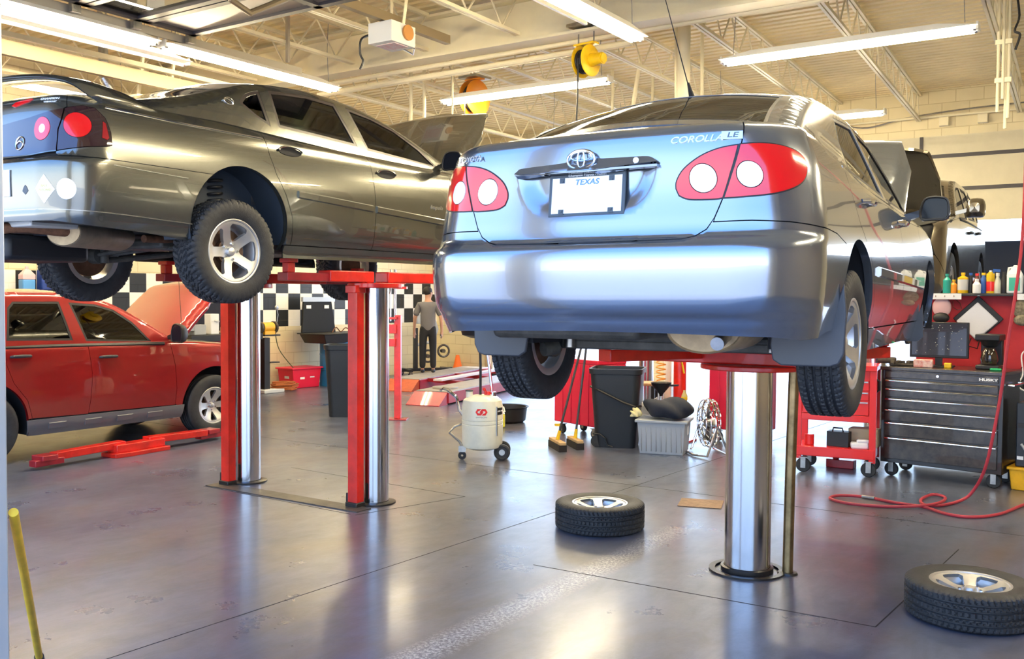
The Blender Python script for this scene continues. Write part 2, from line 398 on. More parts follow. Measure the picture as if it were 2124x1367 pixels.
# fluorescent lamps
tube_m = mat('lamp_tube', (1, 1, 1), .4, emit=(1, .84, .55), es=95)
lampw = mat('lamp_housing', (.82, .80, .72), .45)
def lamp(label, c, rz, lit=True, group='hanging fluorescent lamps', ln=2.44, chain=True, two=True, z=4.10):
    t = thing('fluorescent_light', label, 'light', (c[0], c[1], z), rz, group)
    mb = MB(); mb.prism([(-.115, -ln/2), (.115, -ln/2), (.115, ln/2), (-.115, ln/2)], .025, .085, top=.72); mb.box((0, -ln/2+.01, .03), (.13, .02, .07)); mb.box((0, ln/2-.01, .03), (.13, .02, .07))
    mb.build('lamp_housing', lampw, t, smooth=0)
    for o_ in ((-.045, .045) if two else (0,)):
        q = MB(); q.cyl((o_, -ln/2+.045, .0), (o_, ln/2-.045, .0), .019, n=14); q.build('lamp_tube', tube_m if lit else white, t)
        for e_ in (-1, 1): q = MB(); q.cyl((o_, e_*(ln/2-.045), 0), (o_, e_*(ln/2-.02), 0), .017, n=12); q.build('tube_socket', chrome, t)
    if chain:
        for s_ in (-1, 1):
            q = MB(); q.tube([(0, s_*(ln/2-.12), .08), (0, s_*(ln/2-.14), .45), (0, s_*(ln/2-.12), ZC-z)], .004, 5); q.build('hanging_chain', steel, t)
    return t
LAMPS = [('long lit fluorescent lamp hanging at upper right, over the compact sedan', (-2.56, 9.6), PI/2, 4.08),
 ('lit fluorescent lamp crossing in front of the orange hose reel', (-6.44, 9.85), PI/2, 4.12),
 ('lit fluorescent lamp at the top edge, right of the yellow hose reel', (-4.1, 7.05), 0, 4.07),
 ('lit fluorescent lamp running over the roof of the olive-grey sedan', (-8.2, 7.22), 0, 4.09),
 ('lit fluorescent lamp at the upper left corner above the rear spoiler', (-8.2, 4.72), 0, 4.09)]
for lb, c_, r_, z_ in LAMPS: lamp(lb, c_, r_, z=z_)
lamp('unlit cream strip lamp below the lit one at upper left', (-8.62, 5.4), 0, False, z=4.08, two=False)
for c_, r_ in (((-7.6, 13.6), 0), ((-4.2, 13.4), PI/2)): lamp('lit fluorescent lamp far back between the two raised sedans', c_, r_, z=4.1)
for c_, r_ in (((-1.2, 5.6), 0), ((2.4, 6.), 0), ((2.0, 10.5), PI/2), ((-11.2, 6.5), 0), ((-11.4, 12.5), 0)): lamp('added lit fluorescent lamp, out of view over a neighbouring bay', c_, r_, z=4.1)  # unseen lamps added to help light the shop
# overhead doors of the back wall, pulled part way up
dp = mat('door_panel_cream', (.74, .68, .50), .5, var=.1, vscale=2); dk = mat('dark_door_frame', (.05, .045, .05), .45)
def backdoor(x0, x1, zb, k):
    t = tag(bpy.data.objects.new('door_%d' % k, None), kind='structure'); COL.objects.link(t)
    mb = MB(); mb.box(((x0+x1)/2, YB-.06, (zb+4.2)/2), (x1-x0, .03, 4.2-zb)); mb.build('door_panel', dp, t, smooth=0)
    mb = MB()
    z = zb+.50
    while z < 4.3: mb.box(((x0+x1)/2, YB-.085, z), (x1-x0, .03, .055)); z += .52
    x = x0+.02
    while x <= x1: mb.box((x, YB-.085, (zb+.5+4.2)/2), (.05, .028, 4.2-zb-.5)); x += (x1-x0)/4-.01
    mb.build('door_frame', dk, t, smooth=0)
backdoor(-7.35, 1.2, 2.86, 1); backdoor(-11.5, -7.85, 3.6, 2)
# outside: yard and street seen through the back openings and mirrored in the car tails
struct('ground_outside', MB().box((0, 8, -.35), (160, 160, .3)), mat('yard_concrete', (.60, .58, .54), .8, var=.12, vscale=.6), smooth=0)
struct('kerb_apron', MB().box((0, -3.0, -.13), (30, 8.6, .24)), mat('apron_concrete', (.55, .54, .52), .75, var=.15, vscale=1.0), smooth=0)
# ---------------------------------------------------------------- car surfaces
def pchip(tab):
    xs = [float(a) for a, b in tab]; ys = [float(b) for a, b in tab]; n = len(xs)
    d = [(ys[i+1]-ys[i])/(xs[i+1]-xs[i]) for i in range(n-1)]
    m = [d[0]] + [0 if d[i-1]*d[i] <= 0 else 2*d[i-1]*d[i]/(d[i-1]+d[i]) for i in range(1, n-1)] + [d[-1]]
    def f(x):
        if x <= xs[0]: return ys[0]
        if x >= xs[-1]: return ys[-1]
        lo = 0
        while x > xs[lo+1]: lo += 1
        h = xs[lo+1]-xs[lo]; t = (x-xs[lo])/h
        return ((2*t**3-3*t*t+1)*ys[lo]+(t**3-2*t*t+t)*h*m[lo]+(-2*t**3+3*t*t)*ys[lo+1]+(t**3-t*t)*h*m[lo+1])
    return f
def sstep(a, b, x):
    t = max(0., min(1., (x-a)/(b-a))); return t*t*(3-2*t)
class Body:
    """lower body of a car: local x = lateral, y = forward from the rear end, z = height"""
    def __init__(s, W, L, rear, front, bulR, bulF, Wp, Rp, Fp, Hd, rr=.05, bow=.03, reach=.9):
        s.W, s.L = W, L; s.rcl, s.rcs = rear; s.fcl, s.fcs = front; s.bR, s.bF = bulR, bulF
        s.Wp, s.Rp, s.Fp, s.Hd = pchip(Wp), pchip(Rp), pchip(Fp), pchip(Hd)
        s.rr, s.bow, s.reach = rr, bow, reach
        s.a = W-s.rcl; s.b = math.pi/2*(s.rcl+s.rcs)/2
        s.u1 = s.a+s.b; s.s1 = s.rcs+s.bR
        s.u2 = s.u1+(L-s.fcs-s.bF)-s.s1; s.b2 = math.pi/2*(s.fcl+s.fcs)/2
        s.u3 = s.u2+s.b2; s.u4 = s.u3+W-s.fcl
    def U(s, y): return s.u1+y-s.s1          # side station -> u
    def plan(s, u):
        u = abs(u)
        if u <= s.a: l, y = u, 0.
        elif u <= s.u1:
            p = (u-s.a)/s.b*math.pi/2; l = s.a+s.rcl*math.sin(p); y = s.rcs*(1-math.cos(p))
        elif u <= s.u2: l = s.W; y = s.rcs+(u-s.u1)
        elif u <= s.u3:
            p = (u-s.u2)/s.b2*math.pi/2; l = s.W-s.fcl*(1-math.cos(p)); y = s.L-s.bF-s.bR-s.fcs+s.fcs*math.sin(p)
        else: l = max(0., s.W-s.fcl-(u-s.u3)); y = s.L-s.bF-s.bR
        q = (l/s.W)**2
        m = s.L/2
        if y < m: yy = y+s.bR*q
        else: yy = y+s.bR+s.bF*(1-q)
        return l*(1-s.bow/s.W*((yy-m)/m)**2), yy
    def pt(s, u, v):
        l, y = s.plan(u)
        Ht = s.Hd(y); r = s.rr; ins = 0.; h = v
        if v > Ht-r:
            th = min((v-(Ht-r))/r, math.pi/2); h = Ht-r+r*math.sin(th); ins = r*(1-math.cos(th))
        wr = 1-sstep(0, s.reach, y); wf = sstep(s.L-s.reach, s.L, y)
        l2 = l*(1-(s.Wp(h)+ins)/s.W); y2 = y+(s.Rp(h)+ins)*wr-(s.Fp(h)+ins)*wf
        return (l2 if u >= 0 else -l2, y2, h)
COR = dict(W=.85, L=4.53, rear=(.28, .30), front=(.42, .42), bulR=.07, bulF=.22, bow=.012,
    Wp=[(.15, .075), (.25, .05), (.33, .03), (.45, .008), (.58, 0), (.70, .006), (.82, .022), (.90, .036), (.97, .055), (1.09, .10)],
    Rp=[(.15, .12), (.30, .075), (.335, .055), (.37, .04), (.395, .018), (.40, .014), (.45, 0), (.58, -.006), (.625, .0), (.645, .012), (.655, .04), (.67, .058), (.74, .068), (.85, .078), (.97, .082), (1.09, .095)],
    Fp=[(.15, .1), (.3, .02), (.5, 0), (.62, .03), (.72, .12), (.9, .3)],
    Hd=[(0, 1.085), (.45, 1.10), (.9, 1.05), (1.6, .98), (3.0, .94), (3.5, .93), (4.2, .82), (4.53, .70)], rr=.05)
IMP = dict(W=.92, L=5.08, rear=(.22, .26), front=(.45, .45), bulR=.09, bulF=.2,
    Wp=[(.18, .07), (.26, .03), (.34, .015), (.50, .002), (.6, 0), (.72, .008), (.84, .03), (.93, .07), (1.0, .12), (1.1, .2)],
    Rp=[(.18, .05), (.27, .015), (.33, .0), (.345, .006), (.55, 0), (.60, .002), (.632, .012), (.652, .05), (.70, .062), (.80, .08), (.92, .10), (1.0, .12), (1.1, .16)],
    Fp=[(.15, .1), (.3, .02), (.5, 0), (.62, .03), (.72, .12), (.9, .3)],
    Hd=[(0, 1.03), (.5, 1.04), (1.2, 1.03), (1.8, .98), (3.2, .94), (3.7, .93), (4.6, .84), (5.08, .70)], rr=.06)
SUV = dict(W=.90, L=4.43, rear=(.2, .2), front=(.35, .35), bulR=.05, bulF=.14,
    Wp=[(.25, .06), (.35, .02), (.45, .012), (.6, 0), (.8, .004), (.95, .012), (1.03, .022), (1.12, .035), (1.2, .06)],
    Rp=[(.25, .04), (.4, .0), (.55, 0), (.6, .03), (1.0, .04), (1.2, .06)],
    Fp=[(.25, .08), (.4, .01), (.6, 0), (.8, .03), (1.0, .1), (1.1, .2)],
    Hd=[(0, 1.14), (2.9, 1.13), (3.2, 1.11), (3.9, 1.04), (4.43, .92)], rr=.05, bow=.02)
# ---------------------------------------------------------------- wheels (axle along x, outside face towards +x)
_tyres = {}
def tyre_mesh(R, w, rr, style):
    key = (R, w, rr, style)
    if key in _tyres: return _tyres[key]
    hw = w/2; prof = []
    side = [(rr-.004, -hw*.72), (rr+.006, -hw*.86), (rr+.02, -hw*.93), (rr+(R-rr)*.45, -hw*1.0), (rr+(R-rr)*.70, -hw*.985), (R-.018, -hw*.93), (R-.007, -hw*.86)]
    nt_ = 44 if style != 'plain' else 20
    tread = [(R-.004*(abs(x)/hw)**3, x) for x in [(-hw*.80+hw*1.6*i/nt_) for i in range(nt_+1)]]
    prof = side+tread+[(r, -x) for r, x in side[::-1]]
    k = len(prof); n = {'all': 300, 'road': 340, 'plain': 140}[style]
    vs = []; P = 2*PI*R
    for i in range(n):
        t = 2*PI*i/n
        for j, (r, x) in enumerate(prof):
            d = 0.; lat = abs(x)/hw
            if r > R-.012 or lat > .78 and r > R-.03:
                a = i*P/n
                if style == 'road':
                    if any(abs(x-c*hw) < .0052 for c in (-.52, -.18, .18, .52)): d = .010
                    ph = (a+x*(.35 if x > 0 else -.35)+(.013 if abs(x) > hw*.35 else 0)) % .030
                    if ph < .0075: d = max(d, .0065)
                elif style == 'all':
                    if abs(abs(x)-.33*hw-.010*math.sin(2*PI*a/.058)) < .005: d = .009
                    ph = (a+(x*1.1 if abs(x) < .33*hw else abs(x)*.45)+(.02 if x > 0 else 0)) % .040
                    if ph < .010: d = max(d, .011)
                    if lat > .62 and ((a+.01) % .020) < .004: d = max(d, .004)
                else:
                    if any(abs(x-c*hw) < .009 for c in (-.4, 0, .4)): d = .007
            rr_ = r-d
            vs.append((x, rr_*math.cos(t), rr_*math.sin(t)))
    fs = [(i*k+j, i*k+j+1, (i+1) % n*k+j+1, (i+1) % n*k+j) for i in range(n) for j in range(k-1)]
    me = bpy.data.meshes.new('tyre'); me.from_pydata(vs, [], fs); me.materials.append(rubber); me.shade_smooth(); me.set_sharp_from_angle(angle=math.radians(32))
    _tyres[key] = me; return me
def obj_from(me, name, parent):
    o = bpy.data.objects.new(name, me); COL.objects.link(o); o.parent = parent; return o
def rim_sheet(rr, w, n, hw_in, hw_out, r0, r1, xf, parent, name='rim', split=0., metal=None):
    """alloy face with n openings between spokes; xf(r) = depth of the face"""
    def fn(a, b): r = math.hypot(a, b); return (xf(r), a, b)
    outer = [((rr-.006)*math.cos(2*PI*i/72), (rr-.006)*math.sin(2*PI*i/72)) for i in range(72)]
    holes = []
    for k in range(n):
        c = 2*PI*(k+.5)/n+PI/2; g = PI/n
        def A(r, hw): return max(.03, g-math.asin(min(.99, hw/r)))
        h = []
        m = 8
        for i in range(m+1):
            r = r0+(r1-r0)*i/m; a = A(r, hw_in+(hw_out-hw_in)*i/m)
            q = .012*(1 if i in (0, m) else 0)/r; h.append((r*math.cos(c+a-q), r*math.sin(c+a-q)))
        for i in range(1, 8):
            a = A(r1, hw_out)*(1-2*i/8); h.append(((r1+.006)*math.cos(c+a), (r1+.006)*math.sin(c+a)))
        for i in range(m+1):
            r = r1+(r0-r1)*i/m; a = A(r, hw_in+(hw_out-hw_in)*(m-i)/m)
            q = .012*(1 if i in (0, m) else 0)/r; h.append((r*math.cos(c-a+q), r*math.sin(c-a+q)))
        holes.append(h)
    return sheet(fn, outer, holes, step=.012, flange=.028, m=metal or alloy, name=name, parent=parent)
def wheel(R=.3175, w=.195, rr=.19, style='road', n=5, parent=None, loc=(0, 0, 0), right=True, hub=True, spoke=(.030, .030), top_thing=None, droop=0, rim_rot=.3, disc=True):
    """a wheel: the rim mesh is the part, tyre / nuts / disc are its sub-parts; as a loose thing they are parts of an Empty"""
    if top_thing: base = top_thing
    else: base = None
    mb = MB(); hw = w/2
    # barrel and lip
    mb.lathe([(rr-.03, -hw*.80), (rr-.012, -hw*.84), (rr+.004, -hw*.86), (rr+.006, -hw*.80), (rr-.012, -hw*.72), (rr-.022, -hw*.3), (rr-.022, hw*.5), (rr-.010, hw*.72), (rr+.008, hw*.80), (rr+.010, hw*.86), (rr+.002, hw*.885), (rr-.006, hw*.86), (rr-.014, hw*.70), (rr-.030, hw*.45), (rr-.030, -hw*.3)], 64, Matrix.Rotation(PI/2, 4, 'Y'), closed=True)
    rim = mb.build('wheel' if not base else 'rim', alloy, base or parent)
    if base: par = rim
    else: par = rim; rim.location = loc; rim.rotation_euler = (rim_rot, 0, 0 if right else PI)
    def xf(r):
        t = r/rr; return hw*(.42+.34*sstep(.35, 1, t)-.06*math.cos(min(1, t*2)*PI))
    face = rim_sheet(rr-.004, w, n, spoke[0], spoke[1], .066, rr-.032, xf, par, 'spokes')
    c = MB(); c.lathe([(0, hw*.62), (.016, hw*.615), (.026, hw*.58), (.031, hw*.50), (.032, hw*.35)], 32, Matrix.Rotation(PI/2, 4, 'Y')); c.build('hub_cap', alloy, par)
    for i in range(5):
        a = 2*PI*(i+.5)/5+PI/2; y, z = .053*math.cos(a), .053*math.sin(a)
        q = MB(); q.cyl((hw*.34, y, z), (hw*.50, y, z), .0095, .0085, 6); q.build('lug_nut', chrome, par)
    if base: t = obj_from(tyre_mesh(R, w, rr, style), 'tyre', base)
    else: t = obj_from(tyre_mesh(R, w, rr, style), 'tyre', rim)
    if disc:
        d = MB(); d.cyl((-hw*.05, 0, 0), (-hw*.28, 0, 0), rr*.74, n=48); d.cyl((hw*.3, 0, 0), (-hw*.1, 0, 0), rr*.42, n=32); d.build('brake_disc', mat('rusty_disc', (.22, .13, .08), .5, .8, var=.4, vscale=9), par)
    else:
        d = MB(); d.lathe([(.03, hw*.30), (.065, hw*.28)], 24, Matrix.Rotation(PI/2, 4, 'Y')); d.build('bore', dark, par)
    return rim
# ---------------------------------------------------------------- car shell
def paint(name, col, metal=.75, rough=.30):
    m = mat(name, col, rough, metal, coat=1., coatr=.02)
    return m
def glassmat(name, tint, refl=1.9):
    m = bpy.data.materials.new(name); m.use_nodes = True; n = m.node_tree.nodes; n.clear()
    o = n.new('ShaderNodeOutputMaterial'); t = n.new('ShaderNodeBsdfTransparent'); g = n.new('ShaderNodeBsdfGlossy'); f = n.new('ShaderNodeFresnel'); x = n.new('ShaderNodeMixShader')
    t.inputs[0].default_value = (*tint, 1); g.inputs['Roughness'].default_value = .02; f.inputs[0].default_value = refl
    l = m.node_tree.links; l.new(f.outputs[0], x.inputs[0]); l.new(t.outputs[0], x.inputs[1]); l.new(g.outputs[0], x.inputs[2]); l.new(x.outputs[0], o.inputs[0])
    return m
glass_dark = glassmat('tinted_glass', (.03, .035, .035))
glass_mid = glassmat('green_glass', (.22, .26, .22))
def arc(cy, cz, r, a0, a1, n=20, ey=1.): return [(cy+ey*r*math.cos(a0+(a1-a0)*i/n), cz+r*math.sin(a0+(a1-a0)*i/n)) for i in range(n+1)]
class Car:
    def __init__(s, root, b, pm, yr, yf, ra, hc, hs=.30, hb=.20, doors=()):
        s.root, s.b, s.pm, s.yr, s.yf, s.ra, s.hc, s.hs, s.hb = root, b, pm, yr, yf, ra, hc, hs, hb
        s.off = b.U(0.)
    def top(s, u):
        l, y = s.b.plan(u); return s.b.Hd(y)+.565*s.b.rr
    def topline(s, u0, u1, n=30): return [(u0+(u1-u0)*i/n, s.top(u0+(u1-u0)*i/n)) for i in range(n+1)]
    def sh(s, outer, holes=(), name='panel', m=None, sides=(1,), step=.035, parent=None, **k):
        out = []
        for sg in sides:
            o_ = [(sg*u, v) for u, v in outer]; h_ = [[(sg*u, v) for u, v in h] for h in holes]
            out.append(sheet(s.b.pt, o_, h_, name=name, m=m or s.pm, parent=parent or s.root, step=step, **k))
        return out
    def archpts(s, yc, v0, r=None, rev=False, n=24):
        """arch over the wheel from the rear foot to the front foot, at height v0"""
        r = r or s.ra; a = math.asin(max(-1, min(1, (v0-s.hc)/r))); c = s.b.U(yc)
        p = arc(c, s.hc, r, PI-a, a, n); return p[::-1] if rev else p
    def inner(s, v0=.24, flo=.27):
        """dark inner shell behind the panel gaps, wheel-arch liners, floor pan, deck"""
        b = s.b
        for sg in (1, -1):
            outl = [(0, v0), (b.U(s.yr)-s.ra-.02, v0)]+s.archpts(s.yr, v0, s.ra+.02)+s.archpts(s.yf, v0, s.ra+.02)+[(b.U(s.yf)+s.ra+.02, v0), (b.u4-.02, v0)]+s.topline(b.u4-.02, 0., 60)
            outl = [p for i, p in enumerate(outl) if i == 0 or math.dist(p, outl[i-1]) > 1e-4]
            mid = b.L/2; sheet(lambda u, v: (lambda p: (p[0]*.975, mid+(p[1]-mid)*.984, p[2]))(b.pt(u, v)), [(sg*u, v) for u, v in outl], [], name='inner_shell', m=dark, parent=s.root, step=.09, flange=0)
        for yc in (s.yr, s.yf):
            for sg in (1, -1):
                mb = MB(); n = 20; w1 = b.W-.03; w0 = b.W-.30; r = s.ra+.012
                vs = []
                for i in range(n+1):
                    a = -.25+(PI+.5)*i/n
                    for l in (w1, w0): vs.append((sg*l, yc+r*math.cos(a), s.hc+r*math.sin(a)))
                fs = [(2*i, 2*i+1, 2*i+3, 2*i+2) for i in range(n)]
                vs.append((sg*w0, yc, s.hc-.1)); fs += [(2*i+1, len(vs)-1, 2*i+3) for i in range(n)]
                mb.add(vs, fs); mb.build('wheel_well', s.well if hasattr(s, 'well') else dark, s.root)
                # turned-in arch lip
                mb = MB(); P = s.archpts(yc, s.hs-.02, s.ra-.001)
                vs = []
                for u, v in P:
                    p = Vector(b.pt(u, v)); vs.append((sg*p.x, p.y, p.z)); vs.append((sg*(p.x-.035), p.y, p.z)); 
                mb.add(vs, [(2*i, 2*i+1, 2*i+3, 2*i+2) for i in range(len(P)-1)]); mb.build('arch_lip', s.lip if hasattr(s, 'lip') else s.pm, s.root)
        # floor pan
        mb = MB(); W = b.W-.06; w2 = b.W-.32
        ys = [.16, s.yr-s.ra-.03, s.yr-s.ra-.03, s.yr+s.ra+.03, s.yr+s.ra+.03, s.yf-s.ra-.03, s.yf-s.ra-.03, s.yf+s.ra+.03, s.yf+s.ra+.03, b.L-.2]
        ws = [W-.12, W, w2, w2, W, W, w2, w2, W, W-.2]
        for i in range(0, len(ys), 2):
            mb.box((0, (ys[i]+ys[i+1])/2, flo+.02), (2*min(ws[i], ws[i+1]), ys[i+1]-ys[i], .04))
        mb.build('floor_pan', mat('underseal', (.05, .047, .042), .7, .2, var=.5, vscale=8), s.root)
    def deck(s, m_rear, ycowl, m_front, crown=.03):
        b = s.b
        for sg in (1, -1):
            for part, ua, ub, mm in (('rear_deck', 0., b.U(ycowl), m_rear), ('engine_bay', b.U(ycowl), b.u4-.01, m_front)):
                n = 40; m_ = 6; vs = []
                for i in range(n+1):
                    u = ua+(ub-ua)*i/n; p = b.pt(u, s.top(u)+.02)
                    for j in range(m_+1):
                        t = 1-j/m_; x = p[0]*t
                        vs.append((sg*x, p[1], p[2]+crown*(1-(x/b.W)**2)*(1 if p[0] < .05 else 1)-crown*(1-(p[0]/b.W)**2)))
                MB().add(vs, [(i*(m_+1)+j, (i+1)*(m_+1)+j, (i+1)*(m_+1)+j+1, i*(m_+1)+j+1) for i in range(n) for j in range(m_)]).build(part, mm, s.root)
# ---------------------------------------------------------------- greenhouse
class Green:
    def __init__(s, root, outline, lb, k, hb, r=.06, pm=None):
        """outline: (y,h) from rear base over the roof to the windscreen base; lb: half-width at belt height hb; k tumblehome"""
        s.root, s.P, s.k, s.hb, s.r, s.pm = root, spline(outline, 10, False), k, hb, r, pm
        s.lb = pchip(lb); s.n = len(s.P)-1
    def l0(s, y, h): return s.lb(y)-s.k*(h-s.hb)-.10*max(0, h-s.hb)**2
    def side(s, y, h):
        e = 9.
        for i in range(s.n):
            a, b = s.P[i], s.P[i+1]; dx, dy = b[0]-a[0], b[1]-a[1]; q = dx*dx+dy*dy or 1e-12
            t = max(0, min(1, ((y-a[0])*dx+(h-a[1])*dy)/q)); e = min(e, math.hypot(a[0]+dx*t-y, a[1]+dy*t-h))
        d = 0 if e >= s.r else s.r-math.sqrt(max(0, s.r**2-(s.r-e)**2))
        return (s.l0(y, h)-d, y, h)
    def over(s, q, p):
        i = max(0, min(s.n-1, int(p))); t = p-i; a, b = s.P[i], s.P[i+1]
        y, h = a[0]+(b[0]-a[0])*t, a[1]+(b[1]-a[1])*t
        i0, i1 = max(0, i-1), min(s.n, i+2)
        tx = (s.P[i+1][0]-s.P[i0][0])*(1-t)+(s.P[i1][0]-s.P[i][0])*t; ty = (s.P[i+1][1]-s.P[i0][1])*(1-t)+(s.P[i1][1]-s.P[i][1])*t
        l = math.hypot(tx, ty) or 1; nx, ny = -ty/l, tx/l
        w = s.l0(y, h)-s.r; st = abs(nx); B = (.035+.07*st)*(1-q*q)
        return (q*w, y+nx*B, h+ny*B)
    def idx(s, y, rear=True):
        rng = range(s.n) if rear else range(s.n-1, -1, -1)
        for i in rng:
            a, b = s.P[i][0], s.P[i+1][0]
            if min(a, b) <= y <= max(a, b): return i+(y-a)/((b-a) or 1)
        return 0
    def build(s, base, wins, glass, pil, rear_glass, screen, roofm=None, rg=None, frame_m=None):
        """base: lower boundary (y,h) from front to rear; wins: [(polygon, glass material)]"""
        out = s.P+base
        R = lambda u, v: s.side(u, v)
        Lf = lambda u, v: (lambda p: (-p[0], p[1], p[2]))(s.side(-u, v))
        for sg, fn in ((1, R), (-1, Lf)):
            sc = lambda poly: [(sg*a, b) for a, b in poly]
            sheet(fn, sc(out), [sc(w) for w, g in wins], step=.024, name='cabin_side', m=s.pm, parent=s.root, flange=.02)
            for w, g in wins:
                if pil:
                    sheet(fn, sc(inset(w, -.001)), [sc(inset(w, .022))], step=.04, off=-.002, name='window_seal', m=pil, parent=s.root, flange=.01)
                sheet(fn, sc(inset(w, .02)), [], step=.06, off=-.008, name='side_window', m=g, parent=s.root, flange=0)
        y0, y1 = rear_glass; p0, p1 = s.idx(y0), s.idx(y1); z0, z1 = screen; p2, p3 = s.idx(z0, False), s.idx(z1, False)
        # over() has u = lateral, v along the outline: scale v to metres-ish
        sc_ = s.n/ sum(math.dist(s.P[i], s.P[i+1]) for i in range(s.n))
        f = lambda q, v: s.over(q, v*sc_)
        full = [(-1, 0), (1, 0), (1, s.n/sc_-.001), (-1, s.n/sc_-.001)]
        def rect(a, b, m0, m1, rd=.05):
            a, b = a/sc_, b/sc_; return [(-m0, a), (m0, a), (m0+(m1-m0)*.5, (a+b)/2), (m1, b), (-m1, b), (-(m0+(m1-m0)*.5), (a+b)/2)]
        g1 = rect(p0, p1, .93, .93); g2 = rect(p2, p3, .93, .95)
        sheet(f, full, [g1, g2], step=.06, name='roof', m=roofm or s.pm, parent=s.root, flange=.015)
        sheet(f, g1, [], step=.06, off=-.003, name='rear_window', m=rg or glass, parent=s.root, flange=0)
        sheet(f, inset(g1, -.001), [inset(g1, .025)], step=.06, off=-.001, name='window_seal', m=pil or black, parent=s.root, flange=0)
        sheet(f, g2, [], step=.06, off=-.003, name='windscreen', m=glass, parent=s.root, flange=0)
def mirror(root, loc, m, side=1, size=(.22, .10, .15)):
    x, y, z = loc; a, b, c = size
    mb = MB(); P = spline([(-a/2, -c*.42), (-a*.35, c*.45), (a*.3, c*.5), (a/2, c*.2), (a*.45, -c*.45), (0, -c*.5)], 5)
    def fn(t, k): return None
    vs = []; n = len(P)
    for dy, sc in ((0, 1), (.02, 1.02), (b*.6, .85), (b*.95, .5), (b, .05)):
        vs += [(x+side*px*sc, y+dy, z+pz*sc) for px, pz in P]
    mb.add(vs, [(r*n+i, r*n+(i+1) % n, (r+1)*n+(i+1) % n, (r+1)*n+i) for r in range(4) for i in range(n)])
    mb.bar((x-side*a*.4, y+.04, z-.02), (x-side*(a*.5+.10), y+.05, z-.05), .05, .04)
    h = mb.build('door_mirror', m, root)
    g = MB(); g.add([(x+side*px*.88, y+.004, z+pz*.84) for px, pz in P], [tuple(range(n))]); g.build('mirror_glass', mat('mirror_glass', (.012, .014, .02), .06, 0, spec=.22), h)
    r_ = MB(); r_.tube([(x+side*px*.94, y, z+pz*.92) for px, pz in P], .007, 6, closed=True); r_.build('mirror_rim', black, h)
    return h
def handle(root, p, m, l=.20, z=.035, side=1, cup=None):
    x, y, h = p; mb = MB(); 
    mb.tube([(x-side*.002, y-l/2, h), (x+side*.022, y-l*.42, h+.002), (x+side*.032, y, h+.004), (x+side*.022, y+l*.42, h+.002), (x-side*.002, y+l/2, h)], [z*.3, z*.42, z*.5, z*.42, z*.3], 10)
    return mb.build('door_handle', m, root)
def seats(root, y1, y2, z, m):
    for y, nm in ((y1, 'rear'), (y2, 'front')):
        for sx_ in (-.37, .37):
            mb = MB(); mb.box((sx_, y+.1, z), (.50, .50, .16)); mb.box((sx_, y-.16, z+.33), (.46, .14, .55)); mb.box((sx_, y-.20, z+.68), (.24, .10, .15)); mb.build('seat', m, root, bevel=.03)
seatm = mat('seat_cloth', (.10, .09, .08), .9)
def mould(root, b, pts, w, th, m, name='side_moulding', sides=(1, -1)):
    """strip along (u,v) points standing proud of the body"""
    for sg in sides:
        mb = MB(); vs = []; P = dens(pts, .05, False)
        for u, v in P:
            for dv, o in ((-w/2, 0.), (-w*.35, th), (w*.35, th), (w/2, 0.)):
                p = b.pt(u, v+dv); q = Vector(b.pt(u+.002, v))-Vector(b.pt(u-.002, v)); n = q.cross(Vector(b.pt(u, v+.002))-Vector(b.pt(u, v-.002))).normalized()
                p = Vector(p)+n*o; vs.append((sg*p.x, p.y, p.z))
        k = len(P); mb.add(vs, [(4*i+j, 4*i+4+j, 4*i+5+j, 4*i+1+j) for i in range(k-1) for j in range(3)]+[(0, 1, 2, 3), (4*k-1, 4*k-2, 4*k-3, 4*k-4)])
        mb.build(name, m, root, smooth=50)
def on(b, u, v, d=0.):
    """frame on the body surface: origin, x to the viewer's right, y up"""
    p = Vector(b.pt(u, v)); a = (Vector(b.pt(u+.01, v))-Vector(b.pt(u-.01, v))).normalized(); c = (Vector(b.pt(u, v+.01))-Vector(b.pt(u, v-.01))).normalized()
    n = a.cross(c).normalized(); return frame(p+n*d, a, c)
# ---------------------------------------------------------------- grey-blue compact sedan on the single-post lift
lens_red = mat('red_lens', (.80, .008, .012), .12, coat=1., coatr=.02)
lens_white = mat('clear_lens', (.95, .95, .95), .15, coat=1.)
lens_dark = mat('smoked_lens', (.035, .012, .014), .06, coat=1.)
def circ(u, v, r, n=28, q=1.): return [(u+r*math.cos(2*PI*i/n), v+q*r*math.sin(2*PI*i/n)) for i in range(n)]
def rtop(c, u0, u1, n=20): return c.topline(u0, u1, n)
def mirrorpts(p): return [(-a, b) for a, b in p][::-1]
corolla = thing('sedan', 'blue-grey compact sedan raised on the large single steel column, nearest the camera', 'car', (-1.80, 3.15, 1.20), math.radians(4))
corolla.rotation_euler = (0, math.radians(-.4), math.radians(4))
cp = paint('steel_blue_paint', (.28, .31, .355), .85, .19)
b = Body(**COR); c = Car(corolla, b, cp, 1.03, 3.63, .365, .325, .30, .19)
seamR = [(.645, .994), (.585, .889), (.547, .798), (.514, .73), (.485, .69), (.445, .667), (.40, .656)]
st = (.700, c.top(.700)-.002)
RECESS = spline([(-.335, .934), (-.318, .865), (-.27, .795), (-.19, .752), (0, .742), (.17, .752), (.25, .795), (.298, .865), (.318, .934)], 5, False)
def lidfn(u, v):
    p = Vector(b.pt(u, v)); R_ = RECESS
    if not inside((u, v), R_): return tuple(p)
    e = 9
    for i in range(len(R_)-1):
        a, q = R_[i], R_[i+1]; dx, dy = q[0]-a[0], q[1]-a[1]; t = max(0, min(1, ((u-a[0])*dx+(v-a[1])*dy)/(dx*dx+dy*dy))); e = min(e, math.hypot(a[0]+dx*t-u, a[1]+dy*t-v))
    return (p.x, p.y+.024*sstep(0, .09, e), p.z)
li = [(.372, .842), (.376, .872), (.408, .915), (.476, .957), (.552, .982), (.634, .993)]
